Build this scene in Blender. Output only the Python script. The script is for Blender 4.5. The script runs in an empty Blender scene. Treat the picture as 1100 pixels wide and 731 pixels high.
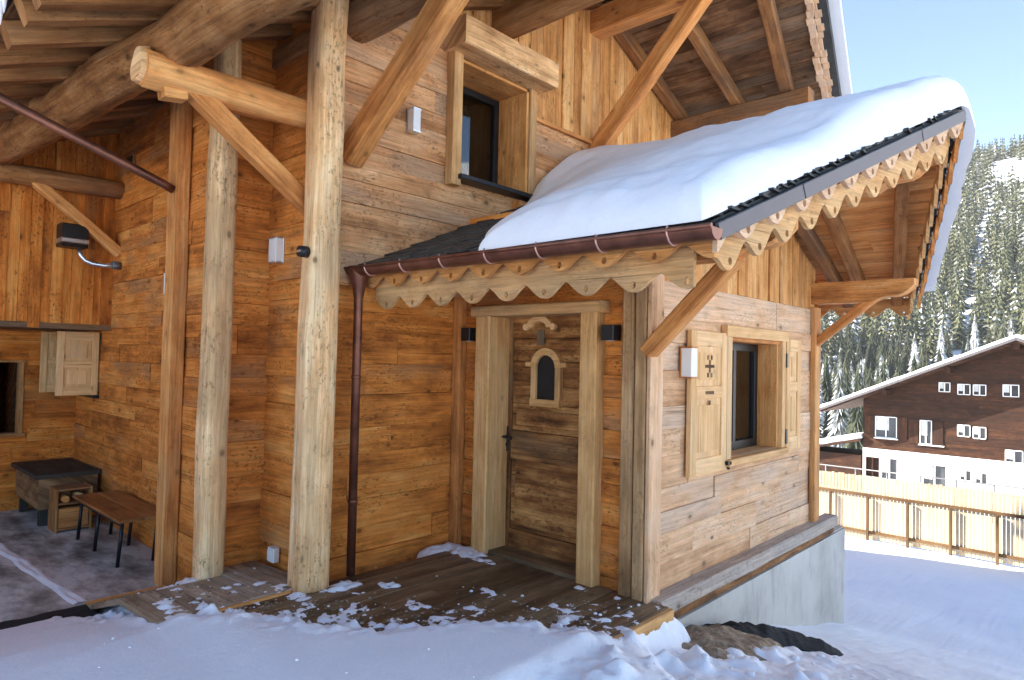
import bpy, math, random
import numpy as np
from mathutils import Vector, Matrix, noise, geometry
random.seed(7)
R = random.Random(11)
sc = bpy.context.scene
col = sc.collection
V = Vector
def rad(a): return math.radians(a)
def lerp(a, b, t): return a + (b - a) * t
def interp(x, pts):
    if x <= pts[0][0]: return pts[0][1]
    for (a, b), (c, d) in zip(pts, pts[1:]):
        if x <= c: return b + (d - b) * (x - a) / (c - a)
    return pts[-1][1]
def sstep(a, b, x):
    t = min(1, max(0, (x - a) / (b - a))); return t * t * (3 - 2 * t)
def nz(x, y, z=0.0): return noise.noise(V((x, y, z)))

# ------------------------------------------------------------------ mesh builder
class MB:
    def __init__(s): s.v = []; s.f = []; s.uv = []; s.rn = []; s.mi = []; s.sm = []
    def face(s, pts, uvs=None, rnd=(0, 0), m=0, smooth=False):
        b = len(s.v); s.v += [tuple(p) for p in pts]; s.f.append(tuple(range(b, b + len(pts))))
        s.uv.append(uvs or [(0, 0)] * len(pts)); s.rn.append(rnd); s.mi.append(m); s.sm.append(smooth)
    def idx(s, ids, uvs=None, rnd=(0, 0), m=0, smooth=False):
        s.f.append(tuple(ids)); s.uv.append(uvs or [(0, 0)] * len(ids)); s.rn.append(rnd); s.mi.append(m); s.sm.append(smooth)
    def loft(s, rings, us, vs, rnd, m=0, smooth=False, caps=True, closed=True):
        b = len(s.v); n = len(rings[0])
        for r in rings: s.v += [tuple(p) for p in r]
        for i in range(len(rings) - 1):
            for j in range(n if closed else n - 1):
                k = (j + 1) % n
                v1 = vs[j + 1] if j + 1 < len(vs) else vs[-1]
                s.idx([b + i * n + j, b + i * n + k, b + (i + 1) * n + k, b + (i + 1) * n + j],
                      [(us[i], vs[j]), (us[i], v1), (us[i + 1], v1), (us[i + 1], vs[j])], rnd, m, smooth)
        if caps and closed:
            for i, fl in ((0, True), (len(rings) - 1, False)):
                ids = [b + i * n + j for j in range(n)]
                c = sum((V(rings[i][j]) for j in range(n)), V()) / n
                e1 = (V(rings[i][0]) - c); e1.normalize(); ax = (V(rings[i][n // 4]) - c)
                e2 = (ax - e1 * ax.dot(e1)); e2.normalize()
                uv = [((V(rings[i][j]) - c).dot(e1) * .35 + 3, (V(rings[i][j]) - c).dot(e2)) for j in range(n)]
                if fl: ids = ids[::-1]; uv = uv[::-1]
                s.idx(ids, uv, rnd, m, False)
    def beam(s, p0, p1, w, h, up=(0, 0, 1), rnd=None, ch=.01, seg=1, wob=0.0, m=0, w1=None, h1=None):
        p0 = V(p0); p1 = V(p1); d = p1 - p0; L = d.length; d.normalize(); up = V(up)
        side = d.cross(up); side.normalize(); upn = side.cross(d)
        rnd = rnd or (R.random(), R.random())
        w1 = w1 or w; h1 = h1 or h
        us = []; rings = []; vs = None
        sd = R.random() * 50
        for i in range(seg + 1):
            t = i / seg; ww = lerp(w, w1, t) / 2; hh = lerp(h, h1, t) / 2
            sec = [(-ww + ch, -hh), (ww - ch, -hh), (ww, -hh + ch), (ww, hh - ch), (ww - ch, hh), (-ww + ch, hh), (-ww, hh - ch), (-ww, -hh + ch)]
            if vs is None:
                vs = [0]
                for j in range(8):
                    a = sec[j]; bb = sec[(j + 1) % 8]; vs.append(vs[-1] + math.hypot(a[0] - bb[0], a[1] - bb[1]))
            o = p0 + d * (L * t) + side * (wob * nz(t * L * 1.7, sd)) + upn * (wob * nz(t * L * 1.7, sd + 9))
            ring = []
            for j, (a, bb) in enumerate(sec):
                q = 1 + (wob * 2.5 * nz(t * L * 2.3, sd + j * 1.3) if wob else 0)
                ring.append(o + side * a * q + upn * bb * q)
            rings.append(ring); us.append(t * L)
        s.loft(rings, us, vs, rnd, m)
    def log(s, p0, p1, r0, r1=None, n=14, seg=14, wob=.012, rnd=None, m=0, rough=.06, sq=0, rot=0.):
        p0 = V(p0); p1 = V(p1); d = p1 - p0; L = d.length; d.normalize(); r1 = r1 or r0
        a = V((0, 0, 1)) if abs(d.z) < .9 else V((1, 0, 0))
        e1 = d.cross(a); e1.normalize(); e2 = e1.cross(d); sd = R.random() * 70
        rnd = rnd or (R.random(), R.random()); rings = []; us = []
        for i in range(seg + 1):
            t = i / seg; r = lerp(r0, r1, t)
            o = p0 + d * (L * t) + e1 * (wob * nz(t * L * 1.1, sd)) + e2 * (wob * nz(t * L * 1.1, sd + 5))
            ring = []
            for j in range(n):
                an = 2 * math.pi * j / n
                q = r * (1 + rough * nz(math.cos(an) * 1.6 + sd, math.sin(an) * 1.6, t * L * 1.3) + rough * .5 * nz(math.cos(an) * 4 + sd, math.sin(an) * 4, t * L * 3))
                if sq: q /= (abs(math.cos(an - rot)) ** sq + abs(math.sin(an - rot)) ** sq) ** (1 / sq)
                ring.append(o + e1 * (math.cos(an) * q) + e2 * (math.sin(an) * q))
            rings.append(ring); us.append(t * L)
        vs = [2 * math.pi * r0 * j / n for j in range(n + 1)]
        s.loft(rings, us, vs, rnd, m, True)
    def tube(s, pts, r, n=12, m=0, rnd=(0, 0), caps=True):
        pts = [V(p) for p in pts]; rings = []; us = [0]
        for i, p in enumerate(pts):
            d = (pts[min(i + 1, len(pts) - 1)] - pts[max(i - 1, 0)]).normalized()
            a = V((0, 0, 1)) if abs(d.z) < .95 else V((1, 0, 0))
            e1 = d.cross(a).normalized(); e2 = e1.cross(d)
            rr = r[i] if isinstance(r, (list, tuple)) else r
            rings.append([p + e1 * (math.cos(2 * math.pi * j / n) * rr) + e2 * (math.sin(2 * math.pi * j / n) * rr) for j in range(n)])
            if i: us.append(us[-1] + (p - pts[i - 1]).length)
        s.loft(rings, us, [j * .02 for j in range(n + 1)], rnd, m, True, caps)
    def box(s, lo, hi, rnd=None, m=0, ch=0.0, axis=0):
        lo = V(lo); hi = V(hi); c = (lo + hi) / 2; e = hi - lo
        if axis == 0: s.beam((lo.x, c.y, c.z), (hi.x, c.y, c.z), e.y, e.z, (0, 0, 1), rnd, max(ch, .0005), 1, 0, m)
        elif axis == 1: s.beam((c.x, lo.y, c.z), (c.x, hi.y, c.z), e.x, e.z, (0, 0, 1), rnd, max(ch, .0005), 1, 0, m)
        else: s.beam((c.x, c.y, lo.z), (c.x, c.y, hi.z), e.y, e.x, (1, 0, 0), rnd, max(ch, .0005), 1, 0, m)
    def plate(s, poly, P, t0, t1, rnd, gu=lambda u, z: (u, z), m=0, back=False):
        """extrude a 2-d polygon; P(u,z,off)->point"""
        s.face([P(u, z, t1) for u, z in poly], [gu(u, z) for u, z in poly], rnd, m)
        n = len(poly)
        for i in range(n):
            a = poly[i]; b = poly[(i + 1) % n]
            s.face([P(*a, t0), P(*b, t0), P(*b, t1), P(*a, t1)], [gu(*a), gu(*b), gu(*b), gu(*a)], rnd, m)
        if back: s.face([P(u, z, t0) for u, z in poly][::-1], [gu(u, z) for u, z in poly][::-1], rnd, m)

off = {}
def obj(name, mb, mats, parent=None, label=None, flip=False):
    me = bpy.data.meshes.new(name)
    o0 = off.get(parent.name, V()) if parent else V()
    vs = [(a - o0.x, b - o0.y, c - o0.z) for a, b, c in mb.v]
    me.from_pydata(vs, [], mb.f)
    u1 = me.uv_layers.new(name='UVMap'); u2 = me.uv_layers.new(name='rnd')
    a = np.array([c for f in mb.uv for p in f for c in p], dtype=np.float32)
    b = np.array([c for f, r in zip(mb.f, mb.rn) for _ in f for c in r], dtype=np.float32)
    u1.data.foreach_set('uv', a); u2.data.foreach_set('uv', b)
    me.polygons.foreach_set('material_index', mb.mi)
    me.polygons.foreach_set('use_smooth', mb.sm)
    for m in (mats if isinstance(mats, (list, tuple)) else [mats]): me.materials.append(m)
    me.update(); me.validate()
    o = bpy.data.objects.new(name, me); col.objects.link(o)
    if parent: o.parent = parent; off[o.name] = o0
    if label: o['label'] = label
    return o
def thing(name, label, cat, loc=(0, 0, 0), group=None):
    o = bpy.data.objects.new(name, None); col.objects.link(o); o.location = loc; off[o.name] = V(loc)
    o.empty_display_size = .2
    o['label'] = label; o['category'] = cat
    if group: o['group'] = group
    return o
def tag(o, label=None, cat=None, group=None, kind=None):
    if label: o['label'] = label
    if cat: o['category'] = cat
    if group: o['group'] = group
    if kind: o['kind'] = kind
    return o
def copy_tree(o, loc, label=None, rz=None, scale=None):
    c = o.copy(); col.objects.link(c); c.location = loc
    if rz is not None: c.rotation_euler = (0, 0, rz)
    if scale is not None: c.scale = scale
    if label: c['label'] = label
    for ch in list(o.children):
        d = ch.copy(); col.objects.link(d); d.parent = c
        for g in list(ch.children):
            e = g.copy(); col.objects.link(e); e.parent = d
    return c

# ------------------------------------------------------------------ materials
class NT:
    def __init__(s, name):
        s.m = bpy.data.materials.new(name); s.m.use_nodes = True; s.t = s.m.node_tree; s.t.nodes.clear()
        s.out = s.n('ShaderNodeOutputMaterial'); s.b = s.n('ShaderNodeBsdfPrincipled'); s.l(s.b.outputs[0], s.out.inputs[0])
    def n(s, t, **k):
        n = s.t.nodes.new(t)
        for a, b in k.items(): setattr(n, a, b)
        return n
    def l(s, a, b): s.t.links.new(a, b)
    def val(s, x, inp):
        if isinstance(x, (int, float)): inp.default_value = x
        elif isinstance(x, tuple):
            inp.default_value = x if len(inp.default_value) == len(x) else (*x, 1)
        else: s.l(x, inp)
    def math(s, op, a, b=0, c=None, clamp=False):
        n = s.n('ShaderNodeMath', operation=op, use_clamp=clamp); s.val(a, n.inputs[0]); s.val(b, n.inputs[1])
        if c is not None: s.val(c, n.inputs[2])
        return n.outputs[0]
    def vmath(s, op, a, b):
        n = s.n('ShaderNodeVectorMath', operation=op); s.val(a, n.inputs[0]); s.val(b, n.inputs[1]); return n.outputs[0]
    def noise(s, vec, scale=1., detail=3., rough=.55, dist=0.):
        n = s.n('ShaderNodeTexNoise'); s.l(vec, n.inputs['Vector']); n.inputs['Scale'].default_value = scale
        n.inputs['Detail'].default_value = detail; n.inputs['Roughness'].default_value = rough; n.inputs['Distortion'].default_value = dist
        return n.outputs[0], n.outputs[1]
    def ramp(s, fac, stops, interp='LINEAR'):
        n = s.n('ShaderNodeValToRGB'); s.l(fac, n.inputs[0]); cr = n.color_ramp; cr.interpolation = interp
        while len(cr.elements) < len(stops): cr.elements.new(.5)
        for e, (p, c) in zip(cr.elements, stops):
            e.position = p; e.color = (c, c, c, 1) if isinstance(c, (int, float)) else (*c, 1)
        return n.outputs[0]
    def mix(s, f, a, b, mode='MIX'):
        n = s.n('ShaderNodeMix', data_type='RGBA', blend_type=mode); s.val(f, n.inputs[0]); s.val(a, n.inputs[6]); s.val(b, n.inputs[7]); return n.outputs[2]
    def ms(s, x, a, b):
        n = s.n('ShaderNodeMapRange', interpolation_type='SMOOTHSTEP'); s.val(x, n.inputs[0]); n.inputs[1].default_value = a; n.inputs[2].default_value = b; return n.outputs[0]
    def bump(s, h, st=.3, d=.01):
        n = s.n('ShaderNodeBump'); n.inputs['Strength'].default_value = st; n.inputs['Distance'].default_value = d; s.l(h, n.inputs['Height']); s.l(n.outputs[0], s.b.inputs['Normal'])
    def pos(s): return s.n('ShaderNodeNewGeometry').outputs['Position']

def wood(name, dark, mid, light, grey=(.22, .16, .11), grey_amt=.4, knots=1., rough=.76, bump=.8, contrast=1., gs=1., spec=.25, spots=.5):
    t = NT(name)
    uv = t.n('ShaderNodeUVMap', uv_map='UVMap').outputs[0]; rn = t.n('ShaderNodeUVMap', uv_map='rnd').outputs[0]
    sp = t.n('ShaderNodeSeparateXYZ'); t.l(rn, sp.inputs[0]); r1, r2 = sp.outputs[0], sp.outputs[1]
    cb = t.n('ShaderNodeCombineXYZ'); t.l(t.math('MULTIPLY', r1, 91.), cb.inputs[0]); t.l(t.math('MULTIPLY', r2, 57.), cb.inputs[1]); t.l(t.math('MULTIPLY_ADD', r1, 13., t.math('MULTIPLY', r2, 7.)), cb.inputs[2])
    v = t.vmath('ADD', uv, cb.outputs[0])
    lo, loc = t.noise(t.vmath('MULTIPLY', v, (1.3, 4., 1.)), 1, 2)
    warp = t.vmath('ADD', v, t.vmath('MULTIPLY', t.vmath('SUBTRACT', loc, (.5, .5, .5)), (.0, .05, 0.)))
    g, _ = t.noise(t.vmath('MULTIPLY', warp, (1.6 * gs, 42. * gs, 1.)), 1, 5, .68)
    fg, _ = t.noise(t.vmath('MULTIPLY', warp, (7. * gs, 190. * gs, 1.)), 1, 2, .6)
    rg, _ = t.noise(t.vmath('MULTIPLY', warp, (.7, 11., 1.)), 1, 3, .6)
    blot, _ = t.noise(t.vmath('MULTIPLY', v, (2.6, 5.5, 1.)), 1, 4, .62)
    tone = t.math('ADD', t.math('MULTIPLY', r1, .40), t.math('MULTIPLY', t.math('SUBTRACT', rg, .5), 1.1 * contrast))
    tone = t.math('ADD', tone, t.math('MULTIPLY', t.math('SUBTRACT', blot, .5), 1.5 * contrast))
    tone = t.math('ADD', tone, .32)
    c = t.ramp(tone, [(.0, dark), (.5, mid), (1., light)])
    # weathered grey-brown patches
    gf = t.math('ADD', t.math('MULTIPLY', t.math('SUBTRACT', lo, .5), 1.6), t.math('MULTIPLY', t.math('SUBTRACT', r2, .5), .9))
    gf = t.math('MULTIPLY', t.ms(t.math('ADD', gf, grey_amt - .5), -.15, .45), .85)
    c = t.mix(gf, c, grey)
    # grain
    gm = t.math('MULTIPLY_ADD', t.math('SUBTRACT', g, .5), 1.35 * contrast, 1.0)
    gm = t.math('MULTIPLY', gm, t.math('MULTIPLY_ADD', t.math('SUBTRACT', fg, .5), .5 * contrast, 1.0))
    gm = t.math('MAXIMUM', gm, .3)
    gcol = t.n('ShaderNodeCombineXYZ')
    for i in range(3): t.l(gm, gcol.inputs[i])
    c = t.mix(1., c, gcol.outputs[0], 'MULTIPLY')
    # knots and dark stains
    vo = t.n('ShaderNodeTexVoronoi', feature='F1'); t.l(t.vmath('MULTIPLY', warp, (4.2, 6.4, 1.)), vo.inputs['Vector']); vo.inputs['Scale'].default_value = 1.
    vs = t.n('ShaderNodeSeparateColor'); t.l(vo.outputs['Color'], vs.inputs[0])
    rdist = t.math('ADD', vo.outputs['Distance'], t.math('MULTIPLY', t.math('SUBTRACT', g, .5), .12))
    k = t.math('SUBTRACT', 1., t.ms(rdist, .06, .15))
    k = t.math('MULTIPLY', k, t.ms(vs.outputs[0], .40, .5)); k = t.math('MULTIPLY', k, .85 * min(1, knots))
    c = t.mix(k, c, tuple(x * .16 for x in mid))
    halo = t.math('MULTIPLY', t.math('MULTIPLY', t.math('SUBTRACT', 1., t.ms(rdist, .1, .34)), t.ms(vs.outputs[0], .45, .6)), .4 * min(1, knots))
    c = t.mix(halo, c, tuple(x * .5 for x in mid))
    st, _ = t.noise(t.vmath('MULTIPLY', v, (7., 22., 1.)), 1, 4, .7)
    stm = t.math('MULTIPLY', t.ms(st, .62, .74), spots)
    c = t.mix(stm, c, tuple(x * .22 for x in mid))
    sw, _ = t.noise(t.vmath('MULTIPLY', v, (26., 48., 1.)), 1, 3, .65)
    swl, _ = t.noise(t.vmath('MULTIPLY', v, (1.8, 3.4, 1.)), 1, 3, .6)
    swm = t.math('MULTIPLY', t.math('MULTIPLY', t.ms(sw, .52, .68), t.ms(swl, .40, .62)), spots)
    c = t.mix(swm, c, tuple(x * .33 for x in mid))
    cr, _ = t.noise(t.vmath('MULTIPLY', warp, (.9, 75., 1.)), 1, 3, .5)
    crm = t.math('MULTIPLY', t.ms(cr, .66, .75), .6)
    c = t.mix(crm, c, tuple(x * .2 for x in mid))
    t.l(c, t.b.inputs['Base Color']); t.b.inputs['Roughness'].default_value = rough; t.b.inputs['Specular IOR Level'].default_value = spec
    h = t.math('ADD', t.math('MULTIPLY', g, .6), t.math('MULTIPLY', fg, .35)); h = t.math('SUBTRACT', h, t.math('MULTIPLY', crm, .8)); h = t.math('SUBTRACT', h, t.math('MULTIPLY', k, .4))
    h = t.math('ADD', h, t.math('MULTIPLY', lo, .8)); h = t.math('SUBTRACT', h, t.math('MULTIPLY', swm, .5))
    t.bump(h, bump, .012)
    return t.m
def plain(name, c, rough=.6, metal=0., var=.25, scale=6., bump=.0, spec=.4):
    t = NT(name); p = t.n('ShaderNodeTexCoord').outputs['Object']
    n, _ = t.noise(p, scale, 5, .6)
    a = tuple(x * (1 - var) for x in c); b = tuple(min(1, x * (1 + var)) for x in c)
    t.l(t.ramp(n, [(.25, a), (.75, b)]), t.b.inputs['Base Color'])
    t.l(t.math('MULTIPLY_ADD', n, .25, rough - .12), t.b.inputs['Roughness'])
    t.b.inputs['Metallic'].default_value = metal; t.b.inputs['Specular IOR Level'].default_value = spec
    if bump: t.bump(n, bump, .01)
    return t.m

W_WARM = wood('wood_warm_planks', (.24, .066, .012), (.66, .22, .039), (.80, .355, .09), (.40, .19, .08), .22, spots=.85)
W_TAN = wood('wood_tan_planks', (.27, .10, .034), (.62, .29, .115), (.80, .46, .225), (.50, .30, .17), .42, spots=.75)
W_PALE = wood('wood_pale_planks', (.44, .21, .09), (.72, .43, .23), (.86, .61, .40), (.64, .46, .32), .4, spots=.5, contrast=.8)
W_VERT = wood('wood_vertical_boards', (.20, .05, .008), (.62, .19, .027), (.78, .33, .075), (.26, .11, .037), .2, spots=.9)
W_GABLE = wood('wood_gable_boards', (.40, .155, .042), (.70, .33, .10), (.84, .49, .20), (.5, .27, .12), .22)
W_BRACE = wood('wood_brace', (.30, .10, .026), (.64, .265, .075), (.80, .42, .15), (.45, .235, .10), .2, knots=.6, spots=.25)
W_LOGPALE = wood('wood_pale_log', (.36, .17, .06), (.80, .47, .215), (.94, .68, .38), (.52, .32, .155), .28, spots=.75, contrast=1.05)
W_LOGDARK = wood('wood_dark_log', (.09, .036, .011), (.30, .135, .045), (.50, .27, .11), (.26, .16, .085), .3, spots=.8, contrast=1.2)
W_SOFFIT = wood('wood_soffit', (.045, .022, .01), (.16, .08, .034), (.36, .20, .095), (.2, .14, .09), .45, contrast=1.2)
W_RAFTER = wood('wood_rafter', (.14, .055, .018), (.34, .15, .05), (.50, .26, .10), (.2, .12, .07), .25, knots=.5)
W_DOOR = wood('wood_old_door', (.05, .019, .006), (.27, .105, .03), (.56, .28, .09), (.22, .125, .055), .2, contrast=1.3, spots=.8)
W_FRAME = wood('wood_door_frame', (.34, .165, .052), (.66, .36, .135), (.82, .52, .24), (.48, .31, .15), .3, knots=.4, spots=.2, contrast=.8)
W_SHUT = wood('wood_shutter', (.56, .30, .11), (.80, .48, .215), (.90, .62, .34), (.68, .44, .23), .2, knots=.6, spots=.15, contrast=.6)
W_TRIM = wood('wood_scallop_orange', (.30, .11, .03), (.66, .29, .085), (.80, .44, .17), (.45, .24, .11), .3, knots=.4, spots=.35)
W_TRIMG = wood('wood_scallop_grey', (.30, .135, .045), (.62, .33, .125), (.76, .47, .215), (.46, .28, .13), .3, knots=.3, spots=.3)
W_TRIMP = wood('wood_scallop_pale', (.46, .26, .14), (.74, .48, .29), (.86, .62, .42), (.60, .43, .30), .3, knots=.2, spots=.2, contrast=.7)
W_DECK = wood('wood_wet_deck', (.045, .025, .012), (.155, .09, .043), (.32, .21, .11), (.23, .16, .085), .35, rough=.48, spots=.6, spec=.35)
W_RAMP = wood('wood_muddy_ramp', (.14, .095, .055), (.36, .26, .165), (.54, .42, .29), (.42, .34, .25), .5, rough=.75, spots=.7)
W_BEAMG = wood('wood_sill_beam', (.28, .19, .12), (.50, .37, .26), (.66, .54, .42), (.42, .36, .31), .55, spots=.5)
W_POST = wood('wood_brown_post', (.20, .10, .04), (.46, .26, .115), (.62, .40, .20), (.36, .23, .12), .35, spots=.5)
W_FARDARK = wood('wood_far_chalet', (.014, .006, .003), (.042, .016, .007), (.085, .034, .013), (.03, .014, .008), .35, bump=.1)
W_FENCE = wood('wood_picket_cream', (.36, .29, .19), (.47, .39, .26), (.54, .46, .33), (.42, .36, .26), .3, knots=.2, spots=.1, bump=.2, contrast=.6)
W_FPOST = wood('wood_fence_post', (.07, .038, .017), (.13, .075, .035), (.18, .11, .055), (.1, .065, .04), .3, bump=.2)

BLACK = plain('black_paint', (.012, .012, .013), .4)
DARKIN = plain('unlit_room_black', (.02, .017, .014), .9)  # near-black colour stands in for the shade inside unlit rooms
WHITE = plain('white_plastic', (.80, .79, .76), .45, 0, .04)
ALU = plain('brushed_alu', (.62, .66, .70), .3, .9, .05)
COPPER = plain('copper_brown', (.19, .078, .05), .42, .65, .5, 7.)
COPPERL = plain('copper_clip', (.62, .36, .29), .4, .6, .2)
FLASH = plain('zinc_flashing', (.13, .12, .12), .5, .3, .2, 5.)
SLATE = plain('slate', (.035, .037, .036), .6, 0, .6, 9., .5)
CONC = NT('concrete'); 
def mk_conc(t):
    p = t.n('ShaderNodeTexCoord').outputs['Object']
    n, _ = t.noise(p, 1.6, 6, .6); n2, _ = t.noise(t.vmath('MULTIPLY', p, (1, 1, .25)), 6, 4, .6); n3, _ = t.noise(p, 60, 3, .6)
    c = t.ramp(n, [(.3, (.40, .37, .32)), (.55, (.54, .505, .44)), (.75, (.62, .585, .52))])
    c = t.mix(t.math('MULTIPLY', t.ms(n2, .52, .68), .45), c, (.27, .26, .25))
    t.l(c, t.b.inputs['Base Color']); t.b.inputs['Roughness'].default_value = .85; t.bump(t.math('ADD', n3, t.math('MULTIPLY', n, 2.)), .25, .01); return t.m
CONC = mk_conc(CONC)
def mk_slab():
    t = NT('frosted_slab'); p = t.pos()
    n, _ = t.noise(t.vmath('MULTIPLY', p, (1.6, 3.2, 1)), 1, 6, .65); n2, _ = t.noise(p, 26, 3, .6)
    c = t.ramp(n, [(.34, (.12, .115, .10)), (.46, (.34, .325, .29)), (.58, (.66, .65, .61))])
    c = t.mix(t.math('MULTIPLY', t.ms(n2, .45, .7), .3), c, (.34, .34, .36))
    t.l(c, t.b.inputs['Base Color']); t.b.inputs['Roughness'].default_value = .55; t.bump(t.math('ADD', n, t.math('MULTIPLY', n2, .3)), .3, .012); return t.m
SLAB = mk_slab()
def mk_snow(name, b=.35, dirt=False):
    t = NT(name); p = t.pos()
    n, _ = t.noise(p, 3.5, 5, .6); n2, _ = t.noise(p, 38, 4, .62); n3, _ = t.noise(p, 160, 2, .5)
    c = t.ramp(n, [(.3, (.86, .875, .90)), (.7, (.91, .915, .93))])
    if dirt:
        d, _ = t.noise(p, 9, 5, .7)
        c = t.mix(t.math('MULTIPLY', t.ms(d, .63, .78), .35), c, (.5, .45, .4))
    t.l(c, t.b.inputs['Base Color']); t.b.inputs['Roughness'].default_value = .75; t.b.inputs['Specular IOR Level'].default_value = .2
    h = t.math('ADD', t.math('MULTIPLY', n, .9), t.math('ADD', t.math('MULTIPLY', n2, .42), t.math('MULTIPLY', n3, .14)))
    t.bump(h, b, .03); return t.m
SNOW = mk_snow('snow_ground_cover', .45); RSNOW = mk_snow('roof_snow_pack', .3)
def mk_soil():
    t = NT('brown_soil'); p = t.pos(); n, _ = t.noise(p, 14, 6, .7); n2, _ = t.noise(p, 4, 3, .6)
    c = t.ramp(n, [(.3, (.10, .065, .038)), (.55, (.32, .235, .15)), (.75, (.6, .5, .38))])
    t.l(c, t.b.inputs['Base Color']); t.b.inputs['Roughness'].default_value = .95; t.bump(n, .8, .02); return t.m
SOIL = mk_soil()
CLOTH = plain('black_felt', (.018, .018, .018), .85, 0, .7, 25., .8)
def mk_glass():
    t = NT('window_glass'); g = t.n('ShaderNodeBsdfGlossy'); g.inputs[0].default_value = (.9, .95, 1, 1); g.inputs[1].default_value = .03
    tr = t.n('ShaderNodeBsdfTransparent'); tr.inputs[0].default_value = (.62, .66, .64, 1)
    f = t.n('ShaderNodeFresnel'); f.inputs[0].default_value = 1.5
    mx = t.n('ShaderNodeMixShader'); t.l(t.math('MULTIPLY_ADD', f.outputs[0], 1.2, .03), mx.inputs[0]); t.l(tr.outputs[0], mx.inputs[1]); t.l(g.outputs[0], mx.inputs[2]); t.l(mx.outputs[0], t.out.inputs[0])
    return t.m
GLASS = mk_glass()
CURTAIN = plain('linen_curtain', (.42, .38, .31), .9, 0, .15, 4.)
PLASTER = plain('white_plaster', (.80, .79, .77), .85, 0, .05, 2.)
FARPANE = plain('far_window_pane', (.05, .055, .06), .12, 0, .4, 1.5)
PANEPALE = plain('far_window_curtain', (.55, .56, .55), .3, 0, .3, 2.)
RAILM = plain('grey_steel', (.16, .16, .165), .5, .4)
TABLE = wood('wood_bench_top', (.14, .05, .016), (.34, .14, .045), (.46, .23, .08), (.2, .13, .08), .2, rough=.45, knots=.3, spots=.2)
CHEST = wood('wood_dark_chest', (.02, .016, .013), (.05, .04, .032), (.09, .07, .055), (.05, .045, .04), .4)

# ------------------------------------------------------------------ board walls
def clip(poly, hp):
    a, b, c = hp; out = []
    for i in range(len(poly)):
        p = poly[i]; q = poly[(i + 1) % len(poly)]
        dp = a * p[0] + b * p[1] - c; dq = a * q[0] + b * q[1] - c
        if dp <= 0: out.append(p)
        if (dp < 0 < dq) or (dq < 0 < dp):
            t = dp / (dp - dq); out.append((p[0] + t * (q[0] - p[0]), p[1] + t * (q[1] - p[1])))
    return out
def rdiff(rs, o):
    out = []
    ua, ub, za, zb = o
    for (a, b, c, d) in rs:
        if b <= ua or a >= ub or d <= za or c >= zb: out.append((a, b, c, d)); continue
        if c < za: out.append((a, b, c, za))
        if d > zb: out.append((a, b, zb, d))
        c2, d2 = max(c, za), min(d, zb)
        if a < ua: out.append((a, ua, c2, d2))
        if b > ub: out.append((ub, b, c2, d2))
    return out
def boardwall(o, du, n, u0, u1, z0, z1, seed, openings=(), clips=(), vert=False, bw=(.15, .27), T=.03, joint=(1.1, 3.2), mb=None, m=0, rr=None):
    mb = mb or MB(); rg = random.Random(seed); o = V(o); du = V(du); n = V(n); Z = V((0, 0, 1))
    def P(u, z, t): return o + du * u + Z * z + n * t
    rects = [(u0, u1, z0, z1)]
    for op in openings: rects = rdiff(rects, op)
    for (a, b, c, d) in rects:
        pl = [(a, c), (b, c), (b, d), (a, d)]
        for h in clips: pl = clip(pl, h)
        if len(pl) > 2: mb.face([P(u, z, 0) for u, z in pl], None, (.05, .5), m)
    w0, w1, l0, l1 = (u0, u1, z0, z1) if vert else (z0, z1, u0, u1)
    w = w0
    while w < w1 - .01:
        wn = min(w1, w + rg.uniform(*bw))
        if w1 - wn < .06: wn = w1
        l = l0 - rg.uniform(0, joint[0])
        while l < l1:
            ln = l + rg.uniform(*joint); a, b = max(l, l0), min(ln, l1); l = ln
            if b - a < .01: continue
            rnd = rr(rg) if rr else (rg.random(), rg.random())
            tt = T + rg.uniform(-.011, .011); g = .0014
            base = (w + g, wn - g, a + .001, b - .001) if vert else (a + .001, b - .001, w + g, wn - g)
            rs = [base]
            for op in openings: rs = rdiff(rs, op)
            gu = (lambda u, z: (z, u)) if vert else (lambda u, z: (u, z))
            for (ra, rb, rc, rd) in rs:
                if rb - ra < .004 or rd - rc < .004: continue
                pl = [(ra, rc), (rb, rc), (rb, rd), (ra, rd)]
                for h in clips: pl = clip(pl, h)
                if len(pl) > 2: mb.plate(pl, P, 0, tt, rnd, gu, m)
        w = wn
    return mb
X = V((1, 0, 0)); Y = V((0, 1, 0)); Zv = V((0, 0, 1))

# ================================================================== CHALET
CH = thing('chalet', 'large timber chalet with a gabled snow-covered porch and carved scalloped eaves', 'house', (-4.4, 4.0, 0))
RB = lambda y: 5.66 - .408 * abs(6 - y)            # main roof: underside of the rafters
PT = lambda y: 2.38 + .436 * (y - 2.96) if y <= 5.85 else 3.64 - .435 * (y - 5.85)   # porch roof top
PXV = lambda y: -1.45 + .54 * (y - 2.96) / 2.89 if y <= 5.85 else -.91 - .78 * (y - 5.85) / 2.54   # porch verge line (prow)
MXV = lambda y: -2.17 - .19 * abs(6 - y)           # main roof verge line
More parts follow.
